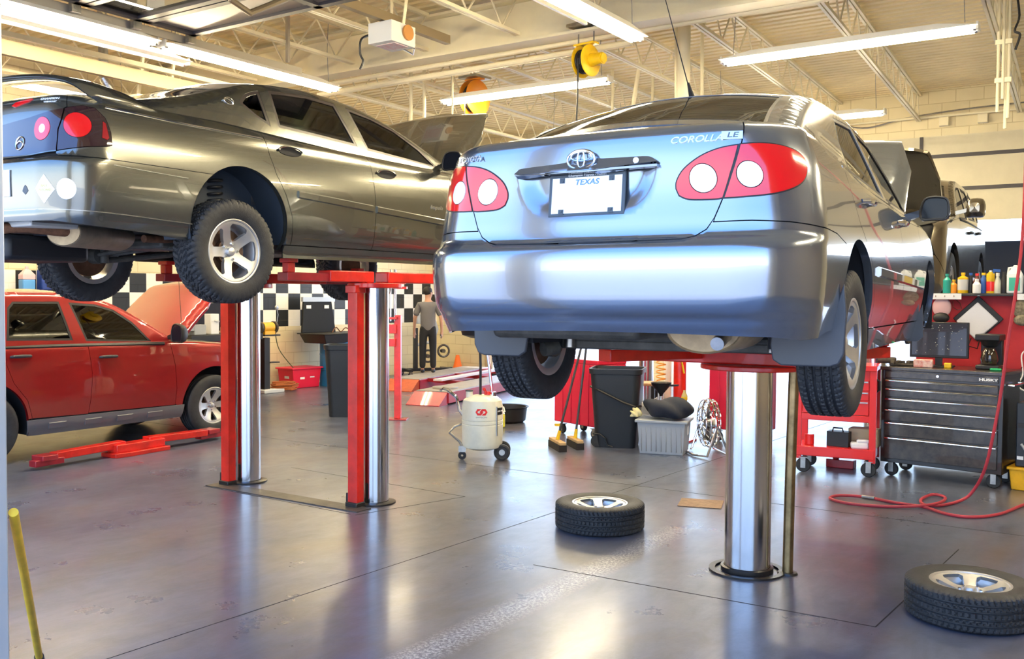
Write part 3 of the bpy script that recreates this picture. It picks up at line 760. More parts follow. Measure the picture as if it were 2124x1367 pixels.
li2 = [(.549, .800), (.514, .797), (.423, .80), (.383, .816)]
inner = spline(li, 4, False)+[(.585, .889)]+spline(li2, 4, False)
lo = [(.640, .995), (.713, .999), (.791, .995), (.865, .978), (.905, .949), (.905, .915), (.872, .867), (.81, .834), (.726, .812), (.621, .802), (.551, .800)]
outer = spline(lo, 4, False)+[(.589, .889)]
half = [st, *seamR]
lid = half+[(0, .651)]+[(-a, b_) for a, b_ in half[::-1]]+rtop(c, -.699, .699, 24)[0:]
lid = [p for i, p in enumerate(lid) if math.dist(p, lid[i-1]) > 1e-4]
sheet(lidfn, lid, [inner, mirrorpts(inner)], step=.018, gap=.0022, name='trunk_lid', m=cp, parent=corolla)
for sg in (1, -1):
    for poly, spot, nm in ((inner, (.48, .876, .052), 'tail_light'), (outer, (.655, .884, .047), 'tail_light')):
        pp = poly if sg > 0 else mirrorpts(poly); sp = circ(sg*spot[0], spot[1], spot[2])
        t = sheet(b.pt, pp, [sp], step=.03, off=.003, gap=.003, name=nm, m=lens_red, parent=corolla, flange=.02)
        sheet(b.pt, sp, [], step=.03, off=.004, name='lamp_lens', m=lens_white, parent=t, flange=.008)
        sheet(b.pt, [(sg*0+x, y) for x, y in inset(pp, -.002)], [inset(pp, .0035)], step=.03, off=.0005, name='lamp_gasket', m=black, parent=t, flange=0)
au, hc, ra = b.U(1.03), .325, .365
seamB = [(.51, .716), (.65, .718), (.79, .714), (.94, .702), (1.2, .69), (1.38, .66), (au+ra*math.cos(2.22), hc+ra*math.sin(2.22))]
lowR = [(0, .312), (.378, .308), (.745, .298), (.88, .283), (1.02, .29), (1.15, .31)]
bump_r = lowR+[(p) for p in arc(au, hc, ra, PI+.03, 2.22, 12)]+seamB[::-1][1:]+seamR[3:]+[(0, .648)]
full = bump_r+[(-a, b_) for a, b_ in bump_r[1:-1][::-1]]
sheet(b.pt, full, [], step=.026, gap=.002, name='rear_bumper', m=cp, parent=corolla)
bl = [(-a, b_-.0) for a, b_ in [(.0, .315), (.4, .311), (.745, .301)][::-1]]+[(.0, .315), (.4, .311), (.745, .301)][1:]
S1 = [(1.60, c.top(1.6)), (1.64, .90), (1.75, .76), (1.92, .65), (2.05, .52), (2.10, .40), (2.115, .30)]
S2 = [(2.98, c.top(2.98)), (3.0, .80), (3.01, .6), (2.99, .30)]
S3 = [(3.80, c.top(3.8)), (3.87, .78), (3.88, .5), (3.86, .30)]
q = [st]+seamR[:3]+[(.514, .73), (.51, .716)]+seamB[1:]+arc(au, hc, ra, 2.22, -.07, 26)+[(2.115, .30)]+S1[::-1][1:]+rtop(c, 1.59, .705, 16)
q = [p for i, p in enumerate(q) if math.dist(p, q[i-1]) > 1e-4]
c.sh(q, [outer], 'quarter_panel', sides=(1, -1), gap=.0022, step=.03)
fu = b.U(3.63)
def panel_doors(c, S1, S2, S3, hs, fu, hc, ra, front_low=.3, names=('rear_door', 'front_door', 'front_fender')):
    for A, B, nm in ((S1, S2, names[0]), (S2, S3, names[1])):
        poly = A+[(B[-1][0], hs)]+B[::-1][1:]+rtop(c, B[0][0], A[0][0], 10)[1:-1]
        c.sh(poly, (), nm, sides=(1, -1), gap=.0022)
    F = S3+arc(fu, hc, ra, PI+.05, .0, 24)+[(c.b.u2+.25, .66), (c.b.u2+.3, .8), (c.b.u2+.25, c.top(c.b.u2+.25))]+rtop(c, c.b.u2+.2, S3[0][0]+.02, 10)
    c.sh(F, (), names[2], sides=(1, -1), gap=.0022)
    B = [(0, .25), (c.b.u4-.02, .25)]
    fb = [(c.b.u4-.01, .22), (c.b.u4-.01, .62), (c.b.u2+.25, .655)]+arc(fu, hc, ra, 0, -.15, 4)+[(fu+ra+.02, .22)]
    c.sh(fb, (), 'front_bumper', sides=(1, -1), gap=.002)
panel_doors(c, S1, S2, S3, .30, fu, hc, ra)
c.sh([(au+ra+.02, .295), (fu-ra-.02, .295), (fu-ra-.02, .19), (au+ra+.02, .19)], (), 'rocker_panel', sides=(1, -1))
c.inner(.345, .335); c.deck(cp, 3.45, mat('engine_dark', (.03, .03, .03), .6))
g = Green(corolla, [(.50, 1.10), (.80, 1.235), (1.18, 1.36), (1.55, 1.425), (2.0, 1.452), (2.5, 1.44), (2.85, 1.375), (3.2, 1.18), (3.45, 1.0)], [(.3, .72), (1, .74), (2, .75), (3, .74), (3.5, .72)], .40, .98, pm=cp)
g.build([(3.42, .93), (2.5, .93), (1.6, .955), (1.0, 1.02), (.52, 1.06)], [([(1.40, 1.03), (1.50, 1.20), (1.70, 1.345), (2.24, 1.388), (2.28, .985)], glass_dark), ([(2.37, .98), (2.33, 1.388), (2.72, 1.355), (3.02, 1.18), (3.28, .975)], glass_dark)], glass_dark, black, (.56, 1.14), (2.92, 3.40))
seats(corolla, 1.55, 2.6, .55, seatm)
# plate, garnish, emblem, letters
garn = [(-.335, .936), (-.322, .948), (-.30, .957), (-.1, .966), (-.078, .983), (-.055, 1.0), (-.02, 1.008), (.02, 1.0), (.045, .983), (.07, .973), (.25, .970), (.29, .962), (.312, .946), (.312, .934), (0, .928), (-.3, .931)]
garn = spline(garn[:-3], 3, False)+garn[-2:]
def garnfn(u, v):
    a_ = Vector(b.pt(u, v)); return (a_.x, a_.y-.005-.026*max(0., min(1., (.975-v)/.045)), a_.z)
gn = sheet(garnfn, garn, [], step=.014, off=.0, flange=.03, name='trunk_garnish', m=cp, parent=corolla)
mould(corolla, b, [(-.33, .931), (0, .927), (.31, .931)], .012, .026, mat('garnish_lip_metal', (.25, .25, .26), .15, 1), 'garnish_lip', sides=(1,))  # dark chrome-like metal along the garnish's lower edge
M = on(b, -.018, .972, .020)
em = MB()
def ell(M, cx_, cy_, a, b_, z=0., n=40): return [M @ Vector((cx_+a*math.cos(2*PI*i/n), cy_+b_*math.sin(2*PI*i/n), z)) for i in range(n)]
em.tube(ell(M, 0, 0, .058, .037), .0045, 8, True); em.tube(ell(M, 0, .012, .043, .018), .0035, 8, True); em.tube(ell(M, 0, .002, .015, .033), .0035, 8, True)
em.build('oval_emblem', chrome, corolla)
text('TOYOTA', .030, chrome, corolla, on(b, -.615, 1.017, .004), 'maker_lettering', .002, 1.15, .0006)
text('COROLLA', .034, chrome, corolla, on(b, .472, 1.020, .002), 'model_lettering', .002, 1.25, .0004, .3)
bx = MB(); bx.box((0, 0, .001), (.075, .030, .003), on(b, .618, 1.027, .001)); bd = bx.build('trim_badge', chrome, corolla)
text('LE', .027, mat('badge_grey', (.12, .14, .17), .3), bd, on(b, .618, 1.027, .004), 'trim_lettering', .001, 1.5, .0006, .2)
lk = MB(); lk.cyl(on(b, .225, .953, .018) @ Vector((0, 0, 0)), on(b, .225, .953, .026) @ Vector((0, 0, 0)), .011); lk.build('trunk_lock', chrome, corolla)
Mp = frame((-.003, b.pt(0, .84)[1]+.008, .840), (1, 0, 0), (0, .12, 1))
fr = MB(); fr.box((0, 0, 0), (.325, .168, .008), Mp); pf = fr.build('plate_frame', mat('slate_plastic', (.06, .075, .09), .4), corolla, bevel=.004)
pl = MB(); pl.box((0, -.001, .0045), (.296, .140, .002), Mp); pl.build('license_plate', mat('plate_white', (.9, .9, .9), .4), pf)
text('TEXAS', .030, mat('plate_blue', (.12, .25, .55), .5), pf, Mp @ Matrix.Translation((0, .048, .0062)), 'plate_lettering', .0008, 1.15, .0005, .2)
text('Champion Toyota - Austin', .0115, white, pf, Mp @ Matrix.Translation((0, .0765, .0045)), 'frame_lettering', .0006, 1.3)
for x_, y_, ln in ((-.105, .055, .012), (.105, .055, .012), (-.105, -.062, .012), (.105, -.062, .012)):
    t_ = MB(); t_.box((x_, y_*1.06, .006), (.022, .020, .003), Mp); t_.cyl(Mp @ Vector((x_, y_, .005)), Mp @ Vector((x_, y_, .010)), .006, n=12); t_.build('plate_screw', mat('slate_plastic', (.06, .075, .09), .4), pf)
for sg in (1, -1):
    fl = MB(); P = [(.85, .50), (.862, .38), (.855, .22), (.835, .180), (.80, .168), (.61, .168), (.575, .19), (.565, .25), (.57, .305), (.63, .315), (.70, .30), (.78, .335), (.825, .42)]
    yy = 1.03-.365-.035
    vs = []; n_ = len(P)
    for dy in (0, .02): vs += [(sg*x_, yy+dy+.10*(z_-.17)**1.0*0+.05*max(0, z_-.3), z_) for x_, z_ in P]
    fl.add(vs, [tuple(range(n_)), tuple(range(2*n_-1, n_-1, -1))]+[(i, (i+1) % n_, n_+(i+1) % n_, n_+i) for i in range(n_)])
    fl.build('mud_flap', mat('grey_rubber', (.055, .06, .07), .42), corolla, bevel=.006)
    f2 = MB(); P = [(.845, .40), (.85, .20), (.82, .17), (.62, .17), (.60, .22), (.80, .30)]; n_ = len(P); vs = []
    for dy in (0, .015): vs += [(sg*x_, 3.63-.40+dy, z_) for x_, z_ in P]
    f2.add(vs, [tuple(range(n_)), tuple(range(2*n_-1, n_-1, -1))]+[(i, (i+1) % n_, n_+(i+1) % n_, n_+i) for i in range(n_)]); f2.build('mud_flap', MATS['grey_rubber'], corolla)
    wheel(parent=corolla, loc=(sg*.735, 1.03, .245), right=sg > 0, rim_rot=.52, spoke=(.026, .034))
    k_ = MB(); k_.cyl((sg*.70, 3.63, .26), (sg*.72, 3.63, .26), .128, n=40); k_.cyl((sg*.72, 3.63, .26), (sg*.76, 3.63, .26), .07, n=28); k_.build('brake_disc', cast, corolla)
    k_ = MB(); k_.box((sg*.70, 3.50, .27), (.09, .10, .16)); k_.build('brake_caliper', cast, corolla, bevel=.01)
    k_ = MB(); k_.cyl((sg*.60, 3.63, .25), (sg*.56, 3.63, .75), .026); k_.tube([(sg*(.585-.0008*i)+.055*math.cos(i*PI/6), 3.63+.055*math.sin(i*PI/6), .45+i*.0045) for i in range(60)], .007, 6); k_.build('front_strut', black, corolla)
    k_ = MB(); k_.tube([(sg*.20, 3.70, .22), (sg*.62, 3.63, .19)], .03, 10); k_.build('control_arm', cast, corolla)
mould(corolla, b, [(2.14, .565), (3.0, .545), (3.84, .52)], .05, .014, cp)
for u_, v_ in ((2.05, .875), (3.10, .85)):
    p = b.pt(u_-.12+.0, v_); handle(corolla, (p[0], p[1]+.05, v_), chrome, .19)
    p2 = (-p[0], p[1]+.05, v_); handle(corolla, p2, chrome, .19, side=-1)
mirror(corolla, (.925, 3.05, .985), mat('mirror_black', (.02, .02, .025), .25, coat=.5), 1, (.165, .09, .14)); mirror(corolla, (-.925, 3.05, .985), MATS['mirror_black'], -1, (.165, .09, .14))
# aerial on the roof
an = MB(); an.cyl((-.04, 1.42, 1.44), (-.045, 1.36, 1.52), .018, .006, 12); an.tube([(-.045, 1.37, 1.50), (-.12, 1.10, 2.05)], [.0035, .0018], 6); an.build('roof_aerial', black, corolla)
def hood(root, hinge, tip, w0, w1, m, under, crown=.05, name='hood'):
    """open bonnet: hinge (y,h) to tip (y,h)"""
    (y0, z0), (y1, z1) = hinge, tip; L_ = math.hypot(y1-y0, z1-z0); d = ((y1-y0)/L_, (z1-z0)/L_); nn = (-d[1], d[0])
    def fn(u, v):
        s_ = v/L_; cr = crown*(1-(u/w0)**2)+.05*math.sin(PI*min(1, s_))*.6
        dr = .05*sstep(.86, 1, abs(u)/w0)+.07*sstep(.85, 1.05, s_)
        k = cr-dr; return (u, y0+d[0]*v+nn[0]*k, z0+d[1]*v+nn[1]*k)
    o_ = [(-w0, 0), (w0, 0), (w0*1.0, L_*.55), (w1, L_*.93), (w1*.8, L_), (0, L_*1.06), (-w1*.8, L_), (-w1, L_*.93), (-w0, L_*.55)]
    o_ = dens(o_, .05)
    t = sheet(fn, o_, [], step=.05, flange=.03, name=name, m=m, parent=root)
    sheet(lambda u, v: (lambda p: (p[0], p[1]-nn[0]*.03, p[2]-nn[1]*.03))(fn(u, v)), inset(o_, .01), [], step=.08, flange=0, name='hood_liner', m=under, parent=t)
hood(corolla, (3.42, .99), (4.05, 1.60), .70, .60, cp, dark)
st_ = MB(); st_.tube([(.55, 4.2, .82), (.5, 3.95, 1.45)], .006, 6); st_.build('hood_prop', black, corolla)
# underside
um = mat('undercoat', (.10, .095, .08), .6, .3, var=.45, vscale=9)
k_ = MB(); k_.bar((-.56, 1.02, .215), (.56, 1.02, .215), .10, .045); k_.tube([(-.60, .99, .245), (.60, .99, .245)], .022, 10); k_.build('axle_beam', um, corolla, bevel=.008)
for sg in (1, -1):
    k_ = MB(); k_.tube([(sg*.52, 1.5, .26), (sg*.57, 1.2, .25), (sg*.60, 1.03, .24)], .045, 12); k_.cyl((sg*.62, 1.03, .245), (sg*.66, 1.03, .245), .10); k_.tube([(sg*.56, .93, .20), (sg*.60, .86, .19)], .034, 12); k_.build('trailing_arm', um, corolla)
    k_ = MB(); k_.cyl((sg*.50, .95, .20), (sg*.50, .97, .5), .028); k_.cyl((sg*.50, .95, .27), (sg*.50, .96, .33), .036, n=20); k_.build('shock_absorber', steel, corolla)
tan = mat('tan_muffler', (.50, .36, .20), .5, .3, var=.25, vscale=15)
k_ = MB(); Mx = Matrix.Translation((.33, .50, .315)) @ Matrix.Rotation(-PI/2, 4, 'X') @ Matrix.Diagonal((1, .62, 1, 1))
k_.lathe([(0, 0), (.150, 0), (.158, -.006), (.165, .004), (.165, .36), (.158, .37), (0, .37)], 40, Mx); mf = k_.build('muffler', tan, corolla)
k_ = MB(); k_.tube([(.42, .56, .30), (.42, .47, .285), (.43, .36, .262)], .027, 16); k_.build('exhaust_tip', steel, mf)
k_ = MB(); k_.tube([(.33, .85, .30), (.15, 1.2, .26), (.05, 1.8, .25), (.05, 3.3, .25)], .024, 12); k_.build('exhaust_pipe', rust, corolla)
k_ = MB(); k_.prism([(-.55, .30), (.12, .30), (.12, .80), (-.55, .80)], .27, .34, top=1.05); k_.build('spare_wheel_tub', um, corolla, bevel=.02)
k_ = MB(); k_.box((0, 1.9, .235), (.9, .65, .10)); k_.build('fuel_tank', um, corolla, bevel=.03)
for sg in (1, -1):
    k_ = MB(); k_.box((sg*.70, 2.3, .20), (.012, 1.9, .05)); k_.box((sg*.45, 2.3, .225), (.07, 2.4, .05)); k_.build('frame_rail', um, corolla)
# ---------------------------------------------------------------- olive-grey full-size sedan on the two-column lift
impala = thing('sedan', 'olive-grey full-size sedan with rear spoiler raised on the two-column lift at left', 'car', (-5.87, 2.93, 1.77), math.radians(-.5))
ip = paint('olive_grey_paint', (.165, .165, .145), .85, .22)
b = Body(**IMP); c = Car(impala, b, ip, 1.315, 4.06, .39, .32, .20, .16)
c.well = mat('well_liner', (.035, .045, .06), .6)
au, hc, ra, fu = b.U(1.315), .32, .39, b.U(4.06)
zt = .985
seam = [(.835, .932), (.80, .86), (.78, .80), (.782, .70), (.785, .665)]
st = (.85, c.top(.85)-.002)
clus_top = [(.30, .862), (.536, .884), (.813, .925), (.92, .948), (.985, .940), (1.035, .885), (1.064, .80), (1.072, .727)]
clus_bot = [(1.05, .718), (.93, .703), (.784, .675), (.55, .660), (.30, .657)]
clus = clus_top+clus_bot
inl = [(0, .855), (.30, .862), (.536, .884), (.820, .926), (.80, .86), (.78, .80), (.782, .70), (.784, .678), (.55, .662), (.30, .657), (0, .657)]
inl_full = inl+[(-a, q) for a, q in inl[::-1][1:-1]]
lidp = [st, (.838, .935)]+[(.820, .926), (.80, .86), (.78, .80), (.782, .70), (.784, .672), (.55, .654), (0, .650)]
lid = lidp+[(-a, q) for a, q in lidp[:-1][::-1]]+rtop(c, -.849, .849, 24)
sheet(b.pt, lid, [inset(inl_full, .004)], step=.035, gap=.002, name='trunk_lid', m=ip, parent=impala)
outl = [(.826, .927), (.92, .948), (.985, .940), (1.035, .885), (1.064, .80), (1.072, .727), (1.05, .718), (.93, .703), (.788, .677), (.786, .70), (.785, .80), (.805, .86)]
t0 = sheet(b.pt, inl_full, [circ(sg*.66, .81, .068) for sg in (1, -1)], step=.035, off=.001, gap=.002, name='light_bar', m=lens_dark, parent=impala)
for sg in (1, -1):
    cc = circ(sg*.66, .81, .068); sheet(b.pt, cc, [circ(sg*.66, .81, .026)], step=.025, off=.003, name='lamp_lens', m=lens_red, parent=t0, flange=.01); sheet(b.pt, circ(sg*.66, .81, .026), [], step=.02, off=.003, name='reversing_lens', m=lens_white, parent=t0, flange=.01)
    pp = outl if sg > 0 else mirrorpts(outl); c1 = circ(sg*.885, .828, .072)
    mk = [(sg*a, q) for a, q in ((1.018, .86), (1.034, .85), (1.052, .765), (1.040, .755), (1.012, .765))]
    t = sheet(b.pt, pp, [c1, mk], step=.03, off=.002, gap=.002, name='tail_light', m=lens_dark, parent=impala)
    sheet(b.pt, c1, [], step=.025, off=.003, name='lamp_lens', m=lens_red, parent=t, flange=.01); sheet(b.pt, mk, [], step=.02, off=.003, name='side_marker', m=mat('marker_red', (.35, .006, .01), .15, coat=1.), parent=t, flange=.01)
em = MB(); M = on(b, .475, .735, .004); em.tube(ell(M, 0, 0, .034, .038), .0045, 8, True); em.tube([M @ Vector((-.03, -.004, 0)), M @ Vector((-.005, .012, 0)), M @ Vector((.02, .006, 0)), M @ Vector((.034, -.008, 0))], .005, 6); em.build('leaping_emblem', chrome, impala)
S0 = [(.786, .672), (.79, .655)]
bs = [(.80, .648), (1.10, .644), (1.45, .640), (1.80, .635)]
aB = math.asin((.634-hc)/ra); 
bump = [(0, .285), (.37, .283), (.81, .281), (1.02, .258), (1.335, .239), (1.66, .206)]+arc(au, hc, ra, PI+.28, PI-aB, 12)+bs[::-1]+[(.55, .646), (0, .644)]
bump = [p for i, p in enumerate(bump) if math.dist(p, bump[i-1]) > 1e-3]
plh = [(-.19, .40), (.19, .40), (.20, .59), (-.20, .59)]
full = bump+[(-a, q) for a, q in bump[1:-1][::-1]]
sheet(b.pt, full, [], step=.035, gap=.002, name='rear_bumper', m=ip, parent=impala)
S1 = [(2.27, c.top(2.27)), (2.285, .82), (2.33, .69), (2.41, .56), (2.478, .40), (2.49, .22)]
S2 = [(3.28, c.top(3.28)), (3.30, .69), (3.315, .51), (3.31, .22)]
S3 = [(4.26, c.top(4.26)), (4.30, .7), (4.30, .5), (4.28, .22)]
q = [st, (.838, .935), (.80, .86), (.78, .80), (.782, .70), (.784, .66), (.80, .650)]+bs[1:-1]+arc(au, hc, ra, PI-aB, -.26, 30)+[(2.488, .22)]+S1[::-1][1:]+rtop(c, 2.26, .86, 20)
q = [p for i, p in enumerate(q) if math.dist(p, q[i-1]) > 1e-4]
c.sh(q, [clus], 'quarter_panel', sides=(1, -1), gap=.002, step=.035)
panel_doors(c, S1, S2, S3, .22, fu, hc, ra)
c.sh([(au+ra+.01, .215), (fu-ra-.02, .215), (fu-ra-.02, .13), (au+ra+.01, .13)], (), 'rocker_panel', sides=(1, -1))
c.inner(.30, .29); c.deck(ip, 3.80, MATS['engine_dark'])
g = Green(impala, [(.62, 1.045), (1.05, 1.15), (1.45, 1.285), (1.72, 1.36), (2.18, 1.40), (2.6, 1.378), (2.9, 1.315), (3.2, 1.215), (3.6, 1.04), (3.85, .95)], [(.5, .78), (1.2, .80), (2, .81), (3, .80), (3.9, .78)], .45, .98, r=.07, pm=ip)
trim_dark = mat('brown_black_trim', (.03, .022, .02), .35, coat=.3)
g.build([(3.83, .90), (3.5, .89), (2.5, .93), (1.75, .97), (1.2, 1.0), (.66, 1.0)], [
    (spline([(1.45, 1.17), (1.53, 1.245), (1.655, 1.295)], 3, False)[:-1]+[(1.668, 1.295), (1.668, 1.035), (1.56, 1.085)], glass_dark),
    ([(1.74, 1.04), (1.76, 1.315), (2.12, 1.345), (2.42, 1.332), (2.52, 1.005)], glass_mid),
    ([(2.62, .99), (2.54, 1.322), (2.80, 1.290), (3.05, 1.225), (3.30, 1.10), (3.48, .95)], glass_mid)], glass_dark, trim_dark, (.75, 1.35), (3.05, 3.75))
seats(impala, 1.75, 2.85, .55, seatm)
mould(impala, b, [(2.52, .572), (3.28, .530)], .055, .014, ip); mould(impala, b, [(3.32, .528), (4.22, .480)], .055, .014, ip)
mould(impala, b, [(1.05, .955), (1.7, .932), (2.26, .926)], .009, .006, chrome, 'belt_line'); mould(impala, b, [(1.12, .615), (1.40, .60), (1.62, .590)], .004, .005, steel, 'bumper_groove')
mould(impala, b, [(.20, .345), (.6, .347), (.88, .345), (1.2, .335), (1.66, .312)], .006, .004, steel, 'bumper_crease', sides=(1,))
for u_, v_ in ((2.48, .862), (3.45, .808)):
    p = b.pt(u_, v_)
    for sg in (1, -1):
        k_ = MB(); Mx = on(b, u_, v_, .002)
        n_ = 24; k_.add([tuple(Mx @ Vector((.105*math.cos(2*PI*i/n_), .032*math.sin(2*PI*i/n_)-.1*.0, 0))) for i in range(n_)], [tuple(range(n_))])
        if sg < 0: k_.v = [(-x, y, z) for x, y, z in k_.v]
        k_.build('handle_cup', dark, impala)
        k_ = MB(); P_ = [Mx @ Vector((.105*math.cos(PI*i/12), .032*math.sin(PI*i/12)*.9, .006+.012*math.sin(PI*i/12))) for i in range(13)]; k_.tube(P_, .008, 8)
        if sg < 0: k_.v = [(-x, y, z) for x, y, z in k_.v]
        k_.build('door_handle', ip, impala)
mirror(impala, (1.0, 3.42, .99), ip, 1, (.20, .10, .15)); mirror(impala, (-1.0, 3.42, .99), ip, -1, (.20, .10, .15))
hood(impala, (3.78, .98), (4.45, 1.62), .76, .66, ip, dark)
# fuel door outline, badge on pillar, stickers, dealer decal, high brake light, rear plate
em = MB(); Mg = frame((g.side(1.36, 1.165)[0]+.004, 1.36, 1.165), (0, 1, 0), (-.4, 0, 1)); em.tube(ell(Mg, 0, 0, .038, .026), .004, 8, True); em.tube([Mg @ Vector((-.05, -.004, 0)), Mg @ Vector((-.01, .014, 0)), Mg @ Vector((.035, -.008, 0))], .005, 6); em.build('pillar_emblem', chrome, impala)
text('CHAMPION', .022, white, impala, on(b, .735, .985, .001), 'dealer_lettering', .0006, 1.1, .0008); text('CHEVROLET', .012, white, impala, on(b, .735, .966, .001), 'dealer_lettering', .0006, 1.3, .0004)
text('Impala', .045, chrome, impala, on(b, 4.05, .60, .001), 'model_lettering', .002, 1.4, .0004, .3)
sheet(b.pt, [(.36, .965), (.40, .985), (.55, 1.0), (.57, .995), (.53, .978), (.40, .955)], [], step=.03, off=.004, name='high_brake_light', m=lens_red, parent=impala, flange=.01)
dm = mat('cream_sticker', (.95, .93, .80), .5)
sheet(b.pt, [(.70, .46), (.765, .54), (.825, .455), (.765, .375)], [], step=.03, off=.0015, name='diamond_sticker', m=dm, parent=impala, flange=0)
for s_, o_ in (('BABY', .015), ('ON BOARD', -.008)): text(s_, .02, mat('sticker_gold', (.75, .62, .15), .5), impala, on(b, .765, .46+o_, .002), 'sticker_lettering', .0004, .8)
sheet(b.pt, circ(.88, .46, .047, q=1.25), [], step=.02, off=.0015, name='round_sticker', m=mat('silver_sticker', (.72, .74, .75), .3, .6), parent=impala, flange=0)
sheet(b.pt, [(.60, .47), (.615, .485), (.63, .47), (.64, .45), (.615, .43), (.59, .45)], [], step=.02, off=.0015, name='small_sticker', m=MATS['slate_plastic'], parent=impala, flange=0)
sheet(b.pt, [(.18, .425), (.485, .425), (.485, .575), (.18, .575)], [], step=.05, off=.008, name='license_plate', m=MATS['plate_white'], parent=impala, flange=.006)
# raised rear spoiler
mb = MB(); P = [(-.80, .56, 1.03, .40), (-.79, .50, 1.06, .40), (-.73, .36, 1.125, .30), (-.5, .23, 1.165, .19), (0, .16, 1.18, .17), (.5, .23, 1.165, .19), (.73, .36, 1.125, .30), (.79, .50, 1.06, .40), (.80, .56, 1.03, .40)]
P = spline(P, 5, False); vs = []; prof = [(-.5, 0), (-.42, .5), (0, .62), (.42, .2), (.5, -.1), (.3, -.45), (-.2, -.5), (-.46, -.35)]
for x, y, z, w_ in P: vs += [(x+(.02*pz if abs(x) > .6 else 0), y+py*w_, z+pz*.032) for py, pz in prof]
k_ = len(prof); mb.add(vs, [(i*k_+j, i*k_+(j+1) % k_, (i+1)*k_+(j+1) % k_, (i+1)*k_+j) for i in range(len(P)-1) for j in range(k_)]+[tuple(range(k_)), tuple(range((len(P)-1)*k_, len(P)*k_))])
mb.v = [(x, y, z-.045) for x, y, z in mb.v]; mb.build('rear_spoiler', ip, impala, smooth=60)
for sg in (1, -1):
    for y_, z_ in ((1.265, .155), (4.05, .16)):
        wheel(.34, .225, .205, 'all', 5, impala, (sg*.795, y_, z_), sg > 0, rim_rot=.35+y_, spoke=(.031, .031))
mb = MB(); k = 40; mb.tube([(.60+.060*math.cos(i*PI/6), 1.32+.060*math.sin(i*PI/6), .42+i*.0036) for i in range(72)], .010, 8); mb.build('coil_spring', black, impala)
mb = MB(); Mx = Matrix.Translation((.34, .42, .25)) @ Matrix.Rotation(math.radians(24), 4, 'Z') @ Matrix.Rotation(-PI/2, 4, 'X') @ Matrix.Diagonal((1, .72, 1, 1))
mb.lathe([(0, 0), (.105, 0), (.118, -.006), (.125, .006), (.125, .56), (.115, .58), (0, .58)], 32, Mx); mf = mb.build('muffler', mat('muffler_steel', (.30, .24, .17), .5, .6, var=.3, vscale=10), impala)
mb = MB(); mb.lathe([(0, -.008), (.112, -.008), (.112, -.001)], 32, Mx); mb.build('muffler_end', tan, mf)
mb = MB(); mb.tube([(.36, .47, .25), (.34, .36, .255), (.26, .22, .27), (.16, .12, .26), (.10, .06, .245)], [.032, .032, .032, .034, .036], 14); mb.build('tailpipe', rust, mf)
mb = MB(); mb.box((-.30, .52, .16), (.62, .55, .16)); mb.build('spare_wheel_tub', black, impala, bevel=.03)
mb = MB(); mb.box((.2, .30, .285), (.5, .3, .04)); mb.build('heat_shield', mat('pale_shield', (.62, .62, .58), .5, .5), impala, bevel=.01)
for sg in (1, -1):
    mb = MB(); mb.tube([(sg*.12, 1.22, .20), (sg*.62, 1.25, .16)], .016, 10); mb.tube([(sg*.12, 1.38, .20), (sg*.62, 1.33, .16)], .016, 10); mb.tube([(sg*.45, 1.95, .20), (sg*.62, 1.32, .12)], .022, 10); mb.cyl((sg*.60, 1.265, .155), (sg*.70, 1.265, .155), .06); mb.cyl((sg*.58, 1.28, .10), (sg*.60, 1.29, .50), .03); mb.build('suspension_arm', um, impala)
mb = MB(); mb.box((0, 1.32, .22), (.55, .34, .07)); mb.box((0, 2.1, .22), (1.1, .6, .10)); mb.build('subframe', um, impala, bevel=.02)
mb = MB(); mb.tube([(.30, 1.0, .24), (.20, 1.6, .26), (.1, 2.4, .25), (.1, 3.6, .25)], .026, 12); mb.build('exhaust_pipe', rust, impala)
